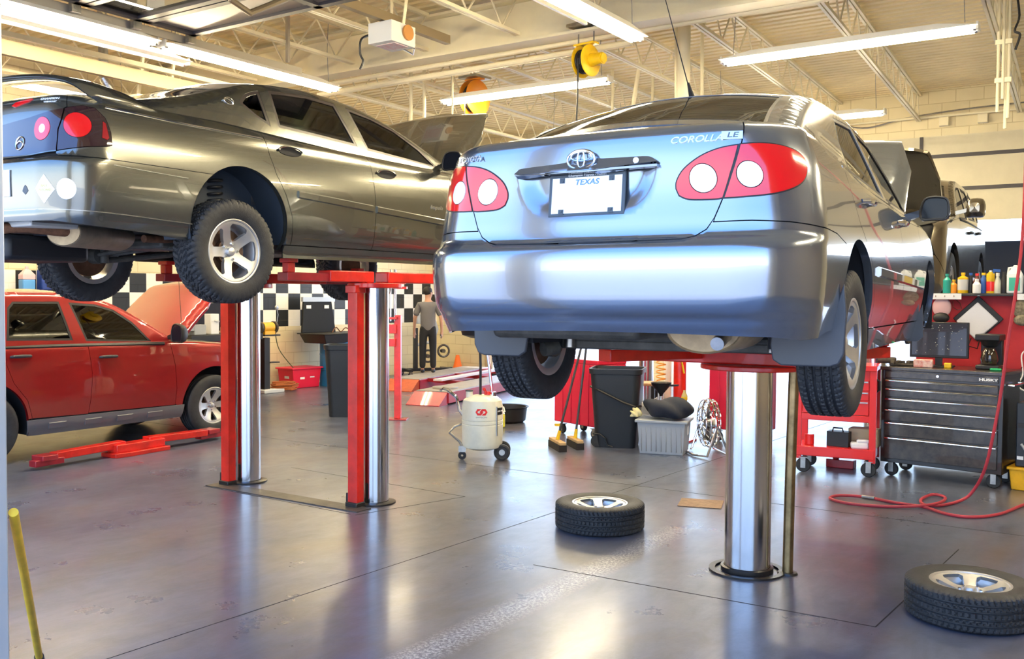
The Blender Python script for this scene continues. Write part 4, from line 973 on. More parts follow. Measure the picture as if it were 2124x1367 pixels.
# ---------------------------------------------------------------- upright utility vehicles
def utility(name, label, loc, rz, pm, wh='plain', cladding=None, hooded=True, glass=glass_dark, roof=None):
    root = thing('suv', label, 'car', loc, rz)
    b = Body(**SUV); c = Car(root, b, pm, .87, 3.49, .44, .37, .41, .27)
    au, fu, hc, ra = b.U(.87), b.U(3.49), .37, .44
    S1 = [(2.02+.0, c.top(1.9))]; U0 = b.U(0)
    S1 = [(1.86, c.top(1.86)), (1.87, .95), (1.93, .78), (2.06, .60), (2.11, .42)]
    S2 = [(2.70, c.top(2.7)), (2.735, .8), (2.71, .55), (2.69, .42)]
    S3 = [(3.66, c.top(3.66)), (3.72, .85), (3.735, .6), (3.72, .42)]
    q = [(0, c.top(0)), (0, .60)]+[(.8, .60), (1.15, .60)]+arc(au, hc, ra, PI-.55, .10, 26)+S1[::-1]+rtop(c, 1.85, .05, 16)
    c.sh(q, (), 'quarter_panel', sides=(1, -1), gap=.002)
    aq = PI-.55
    bp_ = [(0, .30), (1.14, .30)]+arc(au, hc, ra, PI+.15, aq+.02, 10)+[(.8, .595), (0, .595)]
    c.sh(bp_, (), 'rear_bumper', sides=(1, -1), m=cladding or pm, gap=.002)
    panel_doors(c, S1, S2, S3, .41, fu, hc, ra)
    cl = cladding or pm
    c.sh([(au+ra-.02, .405), (fu-ra+.02, .405), (fu-ra-.0, .27), (au+ra+.0, .25)], (), 'sill_cladding', sides=(1, -1), m=cl, off=.012)
    if cladding:
        for u_ in (2.36, 2.74, 3.10, 3.46):
            mould(root, b, [(u_-.09, .335), (u_+.09, .338)], .075, .022, cladding, 'step_pad', sides=(1,))
    c.inner(.34, .32); c.deck(pm, 3.15, MATS['engine_dark'])
    g = Green(root, [(.12, 1.16), (.25, 1.42), (.42, 1.60), (.8, 1.635), (1.4, 1.655), (1.85, 1.64), (2.25, 1.56), (2.6, 1.385), (3.05, 1.10)], [(0, .80), (1, .85), (3.2, .83)], .26, 1.12, r=.05, pm=pm)
    g.build([(3.05, 1.08), (2, 1.10), (.12, 1.10)], [
        ([(.35, 1.22), (.50, 1.52), (.95, 1.55), (.99, 1.19)], glass),
        ([(1.13, 1.185), (1.19, 1.50), (1.25, 1.56), (1.72, 1.56), (1.80, 1.165)], glass),
        ([(1.94, 1.155), (1.82, 1.55), (2.10, 1.53), (2.30, 1.475), (2.50, 1.34), (2.70, 1.12)], glass if not hooded else glass_mid)], glass, black, (.18, .38), (2.35, 2.98), roofm=roof)
    mould(root, b, [(1.1, 1.135), (2.7, 1.118), (3.6, 1.10)], .035, .010, black, 'window_trim')
    seats(root, 1.25, 2.15, .72, seatm)
    for u_, v_ in ((2.01, 1.03), (2.92, .985)):
        p = b.pt(u_, v_); handle(root, (p[0], p[1], v_), mat('handle_black', (.03, .035, .04), .4), .2); handle(root, (-p[0], p[1], v_), MATS['handle_black'], .2, side=-1)
    mirror(root, (1.02, 2.88, 1.21), black if cladding else pm, 1, (.19, .12, .20)); mirror(root, (-1.02, 2.88, 1.21), black if cladding else pm, -1, (.19, .12, .20))
    if hooded: hood(root, (3.08, 1.13), (3.80, 1.80), .74, .66, pm, pm)
    for sg in (1, -1):
        for y_ in (.87, 3.49): wheel(.355, .225, .205, wh, 6, root, (sg*.77, y_, .355), sg > 0, rim_rot=.2+y_, spoke=(.030, .042))
    mb = MB(); mb.tube([(.55, 1.0, .30), (.55, 2.2, .28), (.40, 3.0, .32)], .05, 10); mb.build('exhaust_pipe', rust, root)
    return root, b, c
suvp = paint('red_car_paint', (.24, .006, .007), .25, .30)
clad = mat('grey_cladding', (.12, .12, .125), .45)
r_, b_, c_ = utility('suv', 'red utility vehicle standing on the floor at left with its hood open', (-9.95, 3.80, 0), math.radians(-1.5), suvp, cladding=clad, roof=None)
mb = MB(); mb.tube([(.74, 3.16, 1.08), (.76, 3.10, 1.8)], .003, 5); mb.build('radio_aerial', black, r_)
silver = paint('champagne_paint', (.25, .22, .17), .85, .22)
r2, b2, c2 = utility('suv', 'champagne utility vehicle raised at right, facing this way with its hood open', (-2.72, 14.35, 1.42), math.radians(182), silver)
# ---------------------------------------------------------------- vehicle lifts
pist = mat('polished_column_steel', (.72, .72, .74), .17, 1)
oily = mat('oily_black', (.015, .013, .012), .35)
def pad(mb, x, y, z, h, r=.06): mb.box((x, y, z+h*.35), (.06, .07, h*.7)); mb.box((x, y, z+h*.85), (.11, .08, h*.3))
t = thing('vehicle_lift', 'two-column lift with red locking legs carrying the olive-grey sedan', 'vehicle lift', (-5.815, 5.66, 0))
for sx_ in (-1, 1):
    x = sx_*.742
    mb = MB(); mb.cyl((x, 0, 0), (x, 0, 1.70), .109, n=56); mb.build('lift_column', pist, t)
    mb = MB(); mb.lathe([(.115, .0), (.165, .0), (.165, .012), (.13, .020), (.115, .020)], 40, Matrix.Translation((x, 0, 0))); mb.build('floor_collar', oily, t)
    mb = MB(); xl = x-.02; yl = -.205
    mb.prism([(xl-.048, yl-.03), (xl-.048, yl+.045), (xl-.034, yl+.045), (xl-.034, yl-.018), (xl+.034, yl-.018), (xl+.034, yl+.045), (xl+.048, yl+.045), (xl+.048, yl-.03)], .02, 1.70); mb.build('locking_leg', redp, t)
    mb = MB(); mb.box((xl, yl, .02), (.12, .10, .04)); mb.box((xl-.07, yl-.0, .06), (.025, .04, .09)); mb.box((xl, yl+.04, .09), (.07, .02, .14)); mb.build('leg_latch', oily, t, bevel=.006)
    mb = MB()
    n_ = 20; P = [(x+.20*math.cos(a), .23*math.sin(a)) for a in [PI*2*i/n_ for i in range(n_)]]; mb.prism(P, 1.70, 1.74); mb.box((x-.02, -.20, 1.69), (.11, .12, .06)); mb.build('yoke_plate', redp, t, bevel=.006)
    for sy, ln in ((-1, .62), (1, 1.10)):
        dx = -sx_*.05
        mb = MB(); mb.bar((x, sy*.08, 1.785), (x+dx*.6, sy*(.08+ln*.72), 1.785), .14, .085); mb.build('swing_arm', redp, t, bevel=.008)
        mb = MB(); mb.bar((x+dx*.5, sy*(ln*.5), 1.775), (x+dx, sy*(ln+.30), 1.775), .11, .06); a_ = mb.build('arm_extension', redd, t, bevel=.005)
        mb = MB(); pad(mb, x+dx, sy*(ln+.24), 1.805, .10); mb.build('lift_pad', redp, t, bevel=.005)
mb = MB(); mb.box((0, -.27, .004), (1.75, .16, .008)); mb.build('floor_plate', mat('worn_plate', (.12, .11, .10), .5, .7, var=.4, vscale=9), t)
t = thing('vehicle_lift', 'single thick steel column lift carrying the blue-grey compact sedan', 'vehicle lift', (-1.98, 5.54, 0))
mb = MB(); mb.cyl((0, 0, 0), (0, 0, 1.215), .136, n=64); mb.build('lift_column', pist, t)
mb = MB(); mb.lathe([(.138, 0), (.155, .0), (.155, .03), (.138, .035)], 48); mb.lathe([(.19, 0), (.225, 0), (.225, .012), (.19, .012)], 48); mb.build('floor_collar', oily, t)
mb = MB(); mb.prism([(.30*math.cos(2*PI*i/24), .24*math.sin(2*PI*i/24)) for i in range(24)], 1.215, 1.245); mb.box((.28, .05, 1.23), (.18, .14, .03)); mb.build('head_plate', redp, t, bevel=.006)
mb = MB(); mb.box((-.10, 0, 1.285), (1.05, .22, .075)); mb.build('cross_beam', redp, t, bevel=.008)
for sx_ in (-1, 1):
    for sy in (-1, 1):
        mb = MB(); mb.bar((sx_*.30, sy*.10, 1.31), (sx_*.60, sy*.72, 1.31), .12, .07); mb.build('swing_arm', redp, t, bevel=.006)
        mb = MB(); pad(mb, sx_*.60, sy*.72, 1.345, .10); mb.build('lift_pad', redp, t, bevel=.005)
mb = MB(); mb.bar((-.55, .06, 1.285), (-1.02, .12, 1.285), .09, .085); mb.build('beam_extension', redd, t, bevel=.006)
mb = MB(); mb.box((-1.045, .12, 1.285), (.05, .07, .065)); mb.build('beam_end', mat('greasy_brass', (.25, .20, .06), .5, .5), t)
mb = MB(); mb.tube([(.225, .07, 0), (.232, .07, .6), (.245, .07, 1.22)], .031, 20); mb.build('guide_rod', mat('rusty_brass_rod', (.36, .25, .12), .32, .9, var=.5, vscale=8), t)
mb = MB(); mb.lathe([(.032, 0), (.06, 0), (.055, .012), (.032, .014)], 24, Matrix.Translation((.225, .07, 0))); mb.build('rod_collar', oily, t)
t = thing('vehicle_lift', 'single steel column lift under the champagne utility vehicle at right', 'vehicle lift', (-2.75, 12.1, 0))
mb = MB(); mb.cyl((0, 0, 0), (0, 0, 1.55), .13, n=40); mb.build('lift_column', pist, t)
mb = MB(); mb.box((0, 0, 1.60), (1.2, .3, .10)); 
mb.build('cross_beam', redp, t)
for sx_ in (-1, 1):
    mb = MB(); mb.bar((sx_*.55, -.8, 1.66), (sx_*.55, .8, 1.66), .12, .09); mb.build('swing_arm', redp, t)
t = thing('vehicle_lift', 'lowered far steel lift column seen between the wheeled bin and the round column', 'vehicle lift', (-5.69, 11.84, 0))
mb = MB(); mb.cyl((0, 0, 0), (0, 0, 1.15), .10, n=32); mb.build('lift_column', pist, t); mb = MB(); mb.box((0, 0, 1.18), (.7, .3, .06)); mb.build('cross_beam', redp, t)
# low red arms of a lowered lift in front of the red vehicle
t = thing('lift_arm', 'low red lift arms lying on the floor in front of the red utility vehicle', 'lift arm', (-8.66, 6.0, 0), math.radians(5))
mb = MB(); mb.prism([(-.11, -.33), (.11, -.33), (.14, -.2), (.14, .33), (-.11, .33)], .0, .045); mb.build('base_plate', redp, t, bevel=.006)
mb = MB(); mb.bar((.02, -.30, .085), (.02, .30, .085), .15, .08); mb.build('centre_beam', redp, t, bevel=.006)
for s_ in (-1, 1):
    mb = MB(); mb.bar((-.02, s_*.15, .115), (-.01+.02*s_, s_*.92, .10), .12, .07); mb.build('swing_arm', redp, t, bevel=.006)
    mb = MB(); mb.box((-.01, s_*1.02, .105), (.17, .16, .05)); mb.box((-.01, s_*1.0, .06), (.10, .30, .06)); mb.build('lift_pad', redd, t, bevel=.006)
mb = MB()
for y_ in (-.35, -.2, .1): mb.cyl((-.05, y_, .14), (-.05, y_, .165), .018, n=8)
# ---------------------------------------------------------------- floor wheels
for nm, lb, loc, rz in (('car_wheel', 'loose alloy wheel lying flat on the floor in the middle', (-3.22, 5.97), .3), ('car_wheel', 'loose alloy wheel lying flat at the lower right corner', (-.735, 5.40), 1.1)):
    t = thing(nm, lb, 'wheel', (loc[0], loc[1], .0975)); t.rotation_euler = (0, -PI/2, rz)
    wheel(top_thing=t, disc=False, spoke=(.026, .034))
# ---------------------------------------------------------------- waste-oil drainer
off = mat('cream_tank_plastic', (.82, .80, .66), .35, var=.12, vscale=5, coat=.3)
t = thing('oil_drainer', 'cream wheeled oil drain tank with a red emblem, standing left of the yellow jug', 'oil drainer', (-5.54, 7.78, 0), math.radians(33))
mb = MB(); mb.lathe([(0, .10), (.12, .105), (.185, .13), (.203, .17), (.207, .36), (.201, .365), (.207, .372), (.207, .40), (.201, .405), (.207, .412), (.205, .54), (.192, .60), (.15, .635), (.08, .652), (0, .655)], 64); mb.build('tank', off, t)
for s_, y_, l in ((1, -.06, 'wheel'), (1, .16, 'wheel')):
    mb = MB(); mb.lathe([(.03, -.02), (.055, -.022), (.062, -.026), (.08, -.02), (.083, 0), (.08, .02), (.062, .026), (.055, .02), (.03, .02)], 36, Matrix.Translation((.20, y_, .083)) @ Matrix.Rotation(PI/2, 4, 'X'), closed=True); w_ = mb.build('rear_wheel', rubber, t)
    mb = MB(); mb.cyl((.20, y_-.024, .083), (.20, y_+.024, .083), .030, n=20); mb.build('wheel_hub', steel, w_)
mb = MB(); mb.lathe([(.012, -.014), (.038, -.014), (.042, 0), (.038, .014), (.012, .014)], 24, Matrix.Translation((-.20, -.02, .042)) @ Matrix.Rotation(PI/2, 4, 'X'), closed=True); mb.build('caster', rubber, t)
mb = MB(); mb.box((-.20, -.02, .11), (.07, .06, .06)); mb.tube([(-.21, 0, .14), (-.23, 0, .18), (-.33, -.01, .27), (-.28, -.01, .33), (-.20, 0, .36)], .013, 8); mb.build('drain_valve', steel, t)
mb = MB(); mb.tube([(-.20, -.03, .45), (-.235, -.03, .50), (-.26, -.03, .62), (-.35, -.03, .70), (-.40, -.03, .71)], .012, 8); mb.tube([(-.20, .05, .45), (-.235, .05, .50), (-.26, .05, .62), (-.35, .05, .70), (-.40, .05, .71)], .012, 8); mb.tube([(-.40, -.03, .71), (-.42, .01, .69), (-.40, .05, .71)], .012, 8); mb.build('push_handle', chrome, t)
mb = MB(); mb.cyl((-.13, -.03, .63), (-.13, -.03, .69), .035); mb.build('filler_neck', off, t); mb = MB(); mb.cyl((-.13, -.03, .69), (-.13, -.03, .70), .04); mb.build('filler_cap', black, t)
mb = MB(); mb.tube([(-.02, 0, .64), (-.02, 0, .95), (-.03, 0, 1.225)], .013, 10); mb.build('drain_tube', black, t)
mb = MB(); mb.tube([(.10, .02, .62), (.07, .02, .9), (.035, .02, 1.15), (.03, .02, 1.24)], .014, 10); mb.cyl((.10, .02, .62), (.10, .02, .68), .035); mb.build('support_rod', chrome, t)
mb = MB(); mb.lathe([(0, 1.22), (.10, 1.22), (.19, 1.25), (.205, 1.30), (.20, 1.30), (.185, 1.26), (0, 1.23)], 32, Matrix.Translation((-.02, .05, 0))); mb.build('drain_pan', black, t)
mb = MB(); mb.cyl((.03, -.02, .65), (.03, -.02, .70), .012, n=10); mb.cyl((.06, -.04, .655), (.06, -.04, .69), .018, n=12); mb.ball((.02, -.03, .71), .018, 10, 6); mb.build('gauge_fittings', redp, t)
mb = MB(); mb.tube([(.15, -.15, .26), (.15, -.152, .55)], .007, 8); mb.build('level_tube', steel, t)
def curved_sheet(t, poly, R_, a0, z0, m, name, d=.0015):
    return sheet(lambda u, v: ((R_+d)*math.sin(a0+u/R_), -(R_+d)*math.cos(a0+u/R_), z0+v), poly, [], step=.02, name=name, m=m, parent=t, flange=0)
redlogo = mat('logo_red', (.75, .02, .02), .5)
th = [(-.055, 0), (-.035, .032), (.005, .032), (-.012, .016), (-.028, .010), (-.034, 0), (-.028, -.010), (-.010, -.010), (.0, -.004), (.012, .012), (.024, -.002), (.0, -.032), (-.035, -.032)]
curved_sheet(t, [(x-.005, z) for x, z in th], .207, 0, .50, redlogo, 'emblem'); curved_sheet(t, [(-x+.005, -z) for x, z in th], .207, 0, .50, redlogo, 'emblem', .0018)
text('SAMSON', .018, MATS['badge_grey'], t, frame((0, -.2085, .448), (1, 0, 0), (0, 0, 1)), 'tank_lettering', .0006, 1.6)
curved_sheet(t, [(-.05, -.035), (.05, -.035), (.05, .035), (-.05, .035)], .207, 1.05, .50, black, 'oil_label')
text('USED OIL', .022, white, t, frame((.2085*math.sin(1.05), -.2095*math.cos(1.05), .50), (math.cos(1.05), math.sin(1.05), 0), (0, 0, 1)), 'label_lettering', .0008)
t = thing('plastic_jug', 'translucent yellow jug on the floor between the drain tank and the black basin', 'jug', (-6.74, 9.80, 0), .6)
mb = MB(); mb.prism([(-.09, -.06), (.09, -.06), (.09, .06), (-.09, .06)], 0, .17); mb.build('jug_body', mat('yellow_fluid', (.80, .72, .05), .25, coat=.4), t, bevel=.02); mb = MB(); mb.prism([(-.09, -.06), (.09, -.06), (.09, .06), (-.09, .06)], .17, .24, top=.45); mb.cyl((-.02, 0, .23), (-.02, 0, .28), .022); mb.build('jug_shoulder', mat('clear_plastic', (.85, .85, .70), .3), t, bevel=.008)
mb = MB(); mb.tube([(.02, 0, .26), (.07, 0, .25), (.085, 0, .19)], .011, 8); mb.build('jug_handle', MATS['clear_plastic'], t)
t = thing('drain_basin', 'wide black plastic basin on the floor left of the red chest', 'basin', (-6.93, 10.30, 0))
mb = MB(); mb.lathe([(0, 0), (.20, 0), (.235, .03), (.255, .19), (.275, .20), (.275, .21), (.245, .205), (.225, .03), (0, .02)], 48); mb.build('basin', black, t)
# ---------------------------------------------------------------- bins, totes, brooms
binm = mat('bin_plastic', (.014, .017, .022), .45, bump=.05, bscale=60)
t = thing('waste_bin', 'wheeled dark-grey waste bin with a diagonal black strap beside the brooms', 'bin', (-4.86, 9.40, 0), math.radians(20))
def binshape(mb, w, d, h, t0=.78, r=.09, z0=0., th_=.012):
    def rr(a, b, rad):
        P = []
        for cx_, cy_, a0 in ((a-rad, b-rad, 0), (-a+rad, b-rad, PI/2), (-a+rad, -b+rad, PI), (a-rad, -b+rad, 1.5*PI)):
            P += [(cx_+rad*math.cos(a0+PI/2*i/6), cy_+rad*math.sin(a0+PI/2*i/6)) for i in range(7)]
        return P
    rings = []
    for z, k in ((0, t0), (.02, t0+.01), (h*.55, t0+(1-t0)*.55), (h*.55+.01, t0+(1-t0)*.58), (h*.93, .985), (h*.935, 1.03), (h, 1.05), (h, .99), (h*.9, .95), (.06, t0-.03)): rings.append((z0+z, rr(w/2*k, d/2*k, r*k)))
    n = len(rings[0][1]); vs = [(x, y, z) for z, P in rings for x, y in P]
    fs = [(i*n+j, i*n+(j+1) % n, (i+1)*n+(j+1) % n, (i+1)*n+j) for i in range(len(rings)-1) for j in range(n)]+[tuple(range(n-1, -1, -1)), tuple(range((len(rings)-1)*n, len(rings)*n))]
    mb.add(vs, fs); return rr
mb = MB(); binshape(mb, .56, .52, .86); mb.build('bin_body', binm, t)
for s_ in (-1, 1):
    mb = MB(); mb.cyl((-.20, -.20, .065), (-.20, -.17, .065), .065, n=28) if s_ < 0 else mb.cyl((-.20, .17, .065), (-.20, .20, .065), .065, n=28); w_ = mb.build('bin_wheel', rubber, t)
mb = MB(); mb.tube([(-.275, -.17, .66), (-.18, -.262, .63), (.10, -.262, .50), (.22, -.245, .46), (.275, -.16, .46)], .014, 6); mb.build('strap', black, t)
mb = MB(); mb.tube([(-.24, -.225, .15), (-.16, -.232, .145), (-.10, -.235, .10), (-.08, -.235, .03), (-.02, -.235, .012)], .010, 6); mb.build('wheel_arch_rib', binm, t)
t = thing('waste_bin', 'tall black waste bin behind the nearer red locking leg', 'bin', (-9.05, 9.55, 0), math.radians(35))
mb = MB(); binshape(mb, .58, .50, .97, .80, .10); mb.build('bin_body', binm, t)
totm = mat('tote_grey', (.34, .37, .41), .45)
t = thing('storage_tote', 'grey ribbed storage tote under the heap of navy cloth', 'tote', (-4.24, 9.28, 0), math.radians(15))
mb = MB(); mb.box((0, 0, .17), (.50, .42, .34), taper=.90)
for i in range(9): mb.box((-.21+i*.052, -.198, .16), (.012, .02, .26))
mb.build('tote_body', totm, t, bevel=.012)
mb = MB(); mb.box((0, 0, .345), (.55, .46, .03)); mb.build('tote_rim', totm, t, bevel=.008)
mb = MB(); mb.box((.245, .02, .24), (.006, .09, .09)); mb.build('tote_label', white, t)
cloth = mat('navy_cloth', (.012, .016, .03), .85, bump=.5, bscale=9)
def heap(name, label, cat, c, r, m, seed, sc=(1, 1, 1), amp=.35, grp=None):
    rd = random.Random(seed); ph = [(rd.uniform(2, 7), rd.uniform(2, 7), rd.uniform(2, 7), rd.uniform(0, 6)) for _ in range(5)]
    mb = MB(); mb.ball((0, 0, 0), r, 40, 24, sc); vs = []
    for x, y, z in mb.v:
        k = 1+amp*sum(math.sin(a*x/r+b_*y/r+c_*z/r+p) for a, b_, c_, p in ph)/5
        vs.append((x*k, y*k, max(-r*sc[2]*.55, z*k)))
    mb.v = vs; o = mb.build(name, m, None, smooth=80); o.location = c; return tag(o, label, cat, grp)
heap('work_jacket', 'navy work jacket heaped on the grey tote', 'clothing', (-4.19, 9.26, .455), .25, cloth, 3, (1.08, .85, .50), .3)
heap('rag', 'pale yellow crumpled rag at the left edge of the grey tote', 'rag', (-4.50, 9.13, .405), .055, mat('pale_rag', (.75, .66, .35), .8), 5, (1, 1, 1), .6)
t = thing('small_bottle', 'small clear bottle with a yellow label standing on the navy jacket', 'bottle', (-4.06, 9.38, .55))
mb = MB(); mb.lathe([(0, 0), (.03, 0), (.032, .05), (.015, .09), (.015, .11), (0, .11)], 20); mb.build('bottle_body', mat('amber_clear', (.55, .42, .15), .15), t); mb = MB(); mb.lathe([(.033, .01), (.033, .04)], 20); mb.build('bottle_label', yellowp, t)
# brooms leaning towards the bin
for lb, h0, h1, top in (('black push broom with yellow socket leaning on the bin, left of the two', (-5.42, 8.93), (-5.10, 8.63), (-5.13, 9.12, 1.22)), ('black push broom with yellow socket leaning on the bin, right of the two', (-5.30, 9.12), (-5.02, 8.86), (-5.09, 9.13, 1.25))):
    t = thing('push_broom', lb, 'broom', (0, 0, 0), 0, 'brooms leaning on the wheeled bin')
    c_ = ((h0[0]+h1[0])/2, (h0[1]+h1[1])/2)
    mb = MB(); mb.bar((*h0, .085), (*h1, .085), .07, .03); mb.build('broom_block', wood, t, bevel=.004)
    mb = MB(); mb.bar((*h0, .035), (*h1, .035), .085, .07); mb.build('bristles', mat('dark_bristle', (.02, .015, .015), .9, bump=.8, bscale=90), t)
    d = (Vector(top)-Vector((*c_, .10))).normalized(); a = Vector((*c_, .10))
    mb = MB(); mb.tube([a, a+d*.10], [.022, .018], 10); mb.build('socket', yellowp, t); mb = MB(); mb.tube([a+d*.08, Vector(top)], .013, 10); mb.build('handle', mat('dark_handle', (.06, .06, .065), .35, .4), t)
# ---------------------------------------------------------------- red chests on casters (seen from behind)
def caster(par, x, y, r=.055, plate=True, m=rubber):
    mb = MB(); mb.lathe([(r*.3, -.016), (r*.9, -.018), (r, -.010), (r, .010), (r*.9, .018), (r*.3, .016)], 28, Matrix.Translation((x, y, r)) @ Matrix.Rotation(PI/2, 4, 'X') @ Matrix.Identity(4), closed=True); c_ = mb.build('caster', m, par)
    mb = MB(); mb.box((x, y-.024, r*1.35), (.045, .004, r*1.5)); mb.box((x, y+.024, r*1.35), (.045, .004, r*1.5)); mb.box((x, y, r*2.1), (.075, .07, .006)); mb.cyl((x, y-.028, r), (x, y+.028, r), .010, n=10); mb.build('caster_fork', steel, c_)
crim = mat('crimson_paint', (.58, .012, .045), .35, coat=.3)
for lb, loc, rz, w_ in (('crimson tool chest on casters seen from behind, left of the brooms', (-5.57, 9.70), math.radians(-20), .78), ('crimson tool chest on casters, just left of the thick steel column', (-3.86, 10.30), math.radians(-5), .62)):
    t = thing('tool_chest', lb, 'tool chest', (loc[0], loc[1], 0), rz)
    mb = MB(); mb.box((0, .22, .50), (w_, .44, .72)); mb.build('chest_body', crim, t, bevel=.008)
    mb = MB(); mb.box((0, .22, .885), (w_+.01, .45, .05)); mb.build('chest_top', crim, t, bevel=.008)
    for k in range(4):
        mb = MB(); mb.box((-w_/2+w_*(k+1)/5, -.004, .50), (.014, .012, .70)); mb.build('pressed_rib', crim, t, bevel=.003)
    for x_ in (-w_/2+.10, w_/2-.10):
        for y_ in (.05, .38): caster(t, x_, y_)
    if w_ > .7:
        mb = MB(); mb.bar((-w_/2+.05, -.02, .10), (-w_/2+.16, -.03, .11), .03, .03); mb.build('caster_brake', yellowp, t)
# round column behind the tote (upper part cream, lower part red)
t = thing('steel_column', 'round column, red at the foot and cream above, rising behind the compact sedan', 'column', (-4.43, 10.1, 0))
mb = MB(); mb.cyl((0, 0, 1.35), (0, 0, 4.93), .072, n=36); mb.build('upper_column', beamm, t)
mb = MB(); mb.cyl((0, 0, 0), (0, 0, 1.35), .0725, n=36); mb.box((0, 0, .01), (.3, .3, .02)); mb.build('painted_foot', redp, t)
mb = MB(); mb.tube([(.02, -.080, 1.2), (.05, -.085, .95), (.078, -.06, .78)], .010, 6); mb.build('yellow_cable', yellowp, t)
coil = MB(); coil.tube([(-4.62+.055*math.cos(i*PI/5), 10.0+.055*math.sin(i*PI/5), 1.15-i*.0055) for i in range(95)], .007, 6); tag(coil.build('coiled_hose', orangep), 'orange coiled air hose hanging left of the red column foot', 'hose')
mb = MB(); mb.cyl((-4.74, 10.45, 0), (-4.74, 10.45, 1.2), .045, n=20); tag(mb.build('white_pipe', lampw), 'pale upright pipe behind the black funnel', 'pipe')
t = thing('funnel_bottle', 'silver bottle holding a black funnel behind the navy jacket', 'funnel', (-4.50, 9.75, 0))
mb = MB(); mb.lathe([(0, 0), (.05, 0), (.05, .42), (.02, .50), (.02, .54), (0, .54)], 24); mb.build('bottle_body', mat('silver_bottle', (.62, .63, .65), .3, .5), t)
mb = MB(); mb.lathe([(.012, .50), (.022, .56), (.105, .66), (.115, .69), (.108, .69), (.02, .575)], 28); mb.bar((.08, 0, .66), (.20, 0, .67), .05, .02); mb.build('funnel', black, t)
t = thing('plastic_jug', 'white plastic jug leaning behind the navy jacket', 'jug', (-4.70, 9.85, 0), .4)
mb = MB(); mb.box((0, 0, .22), (.20, .14, .44)); mb.build('jug_body', white, t, bevel=.03); mb = MB(); mb.tube([(.02, 0, .44), (.09, 0, .50), (.11, 0, .38)], .014, 8); mb.build('jug_handle', white, t)
t = thing('work_stool', 'work stool with an orange-brown top right of the wheeled bin', 'stool', (-5.10, 10.42, 0), .3)
mb = MB(); mb.box((0, 0, .60), (.46, .36, .03)); mb.build('seat', wood, t, bevel=.006)
for x_ in (-.19, .19):
    for y_ in (-.14, .14): mb = MB(); mb.box((x_, y_, .29), (.04, .04, .585)); mb.build('leg', black, t)
# wire-cage floor fan, seen nearly edge on
t = thing('floor_fan', 'chrome wire-cage floor fan on a tube stand right of the grey tote', 'fan', (-3.80, 9.42, 0), math.radians(-50))
mb = MB()
for k_, (rr_, y_) in enumerate(((.25, 0), (.24, -.05), (.24, .05), (.16, -.075), (.16, .075), (.07, -.085), (.07, .085))): mb.tube([(rr_*math.cos(2*PI*i/32), y_, .33+rr_*math.sin(2*PI*i/32)) for i in range(32)], .006 if k_ else .011, 6, True)
for i in range(20):
    a = 2*PI*i/20
    for s_ in (-1, 1): mb.tube([(.07*math.cos(a), s_*.085, .33+.07*math.sin(a)), (.16*math.cos(a), s_*.075, .33+.16*math.sin(a)), (.24*math.cos(a), s_*.05, .33+.24*math.sin(a)), (.25*math.cos(a), 0, .33+.25*math.sin(a))], .003, 4)
mb.build('cage', chrome, t)
mb = MB()
for i in range(4):
    a = PI/2*i; mb.add([(.03*math.cos(a), -.02, .33+.03*math.sin(a)), (.19*math.cos(a-.3), -.03, .33+.19*math.sin(a-.3)), (.21*math.cos(a+.3), .03, .33+.21*math.sin(a+.3)), (.04*math.cos(a+.6), .02, .33+.04*math.sin(a+.6))], [(0, 1, 2, 3)])
mb.cyl((0, -.04, .33), (0, .07, .33), .045, n=20); mb.build('fan_blades', steel, t, solid=.003)
mb = MB(); mb.tube([(-.27, 0, .33), (-.27, -.10, .02), (-.10, -.20, .015), (.10, -.20, .015), (.27, -.10, .02), (.27, 0, .33)], .012, 8); mb.tube([(-.27, 0, .33), (-.26, .14, .02), (.26, .14, .02), (.27, 0, .33)], .012, 8); mb.build('fan_stand', chrome, t)
# ---------------------------------------------------------------- red service cart and black drawer cabinet
redb = mat('bright_red_paint', (.80, .02, .02), .35, coat=.4)
t = thing('service_cart', 'open red service cart with drawers on top, left of the black drawer cabinet', 'cart', (-2.40, 9.0, 0), math.radians(8))
for x_ in (-.33, .33):
    for y_ in (.03, .43): mb = MB(); mb.box((x_, y_, .56), (.06, .03, .86)); mb.build('post', redb, t, bevel=.003)
mb = MB(); mb.box((0, .23, .205), (.70, .44, .09)); mb.build('lower_shelf', redb, t, bevel=.006)
mb = MB(); mb.box((0, .23, .53), (.66, .42, .06)); mb.build('middle_shelf', redb, t, bevel=.004)
mb = MB(); mb.box((0, .25, .78), (.60, .40, .42)); mb.build('drawer_case', redb, t, bevel=.004)
for z_, h_ in ((.63, .13), (.745, .08), (.84, .09)):
    mb = MB(); mb.box((0, .038, z_), (.585, .02, h_)); d_ = mb.build('drawer', redb, t, bevel=.003); mb = MB(); mb.box((0, .024, z_+h_/2-.012), (.57, .012, .012)); mb.build('drawer_pull', steel, d_)
mb = MB(); mb.box((0, .23, 1.0), (.72, .47, .05)); mb.build('cart_top', redb, t, bevel=.006)
mb = MB(); mb.tube([(.345, .10, .90), (.375, .10, .88), (.375, .10, .80), (.345, .10, .78)], .012, 8); mb.build('lid_latch', black, t)
for x_ in (-.28, .30):
    for y_ in (.04, .42): caster(t, x_, y_, .068)
def loose(name, lb, cat, loc, fn, m, rz=0., bevel=.006): mb = MB(); fn(mb); o = mb.build(name, m, bevel=bevel); o.location = loc; o.rotation_euler = (0, 0, rz); return tag(o, lb, cat)
loose('tool_case', 'black drill case on the lower shelf of the red cart', 'tool case', (-2.40, 9.17, .25), lambda m: (m.box((0, 0, .07), (.20, .12, .14)), m.tube([(-.05, -.05, .14), (-.04, -.05, .175), (.04, -.05, .175), (.05, -.05, .14)], .008, 6)), black)
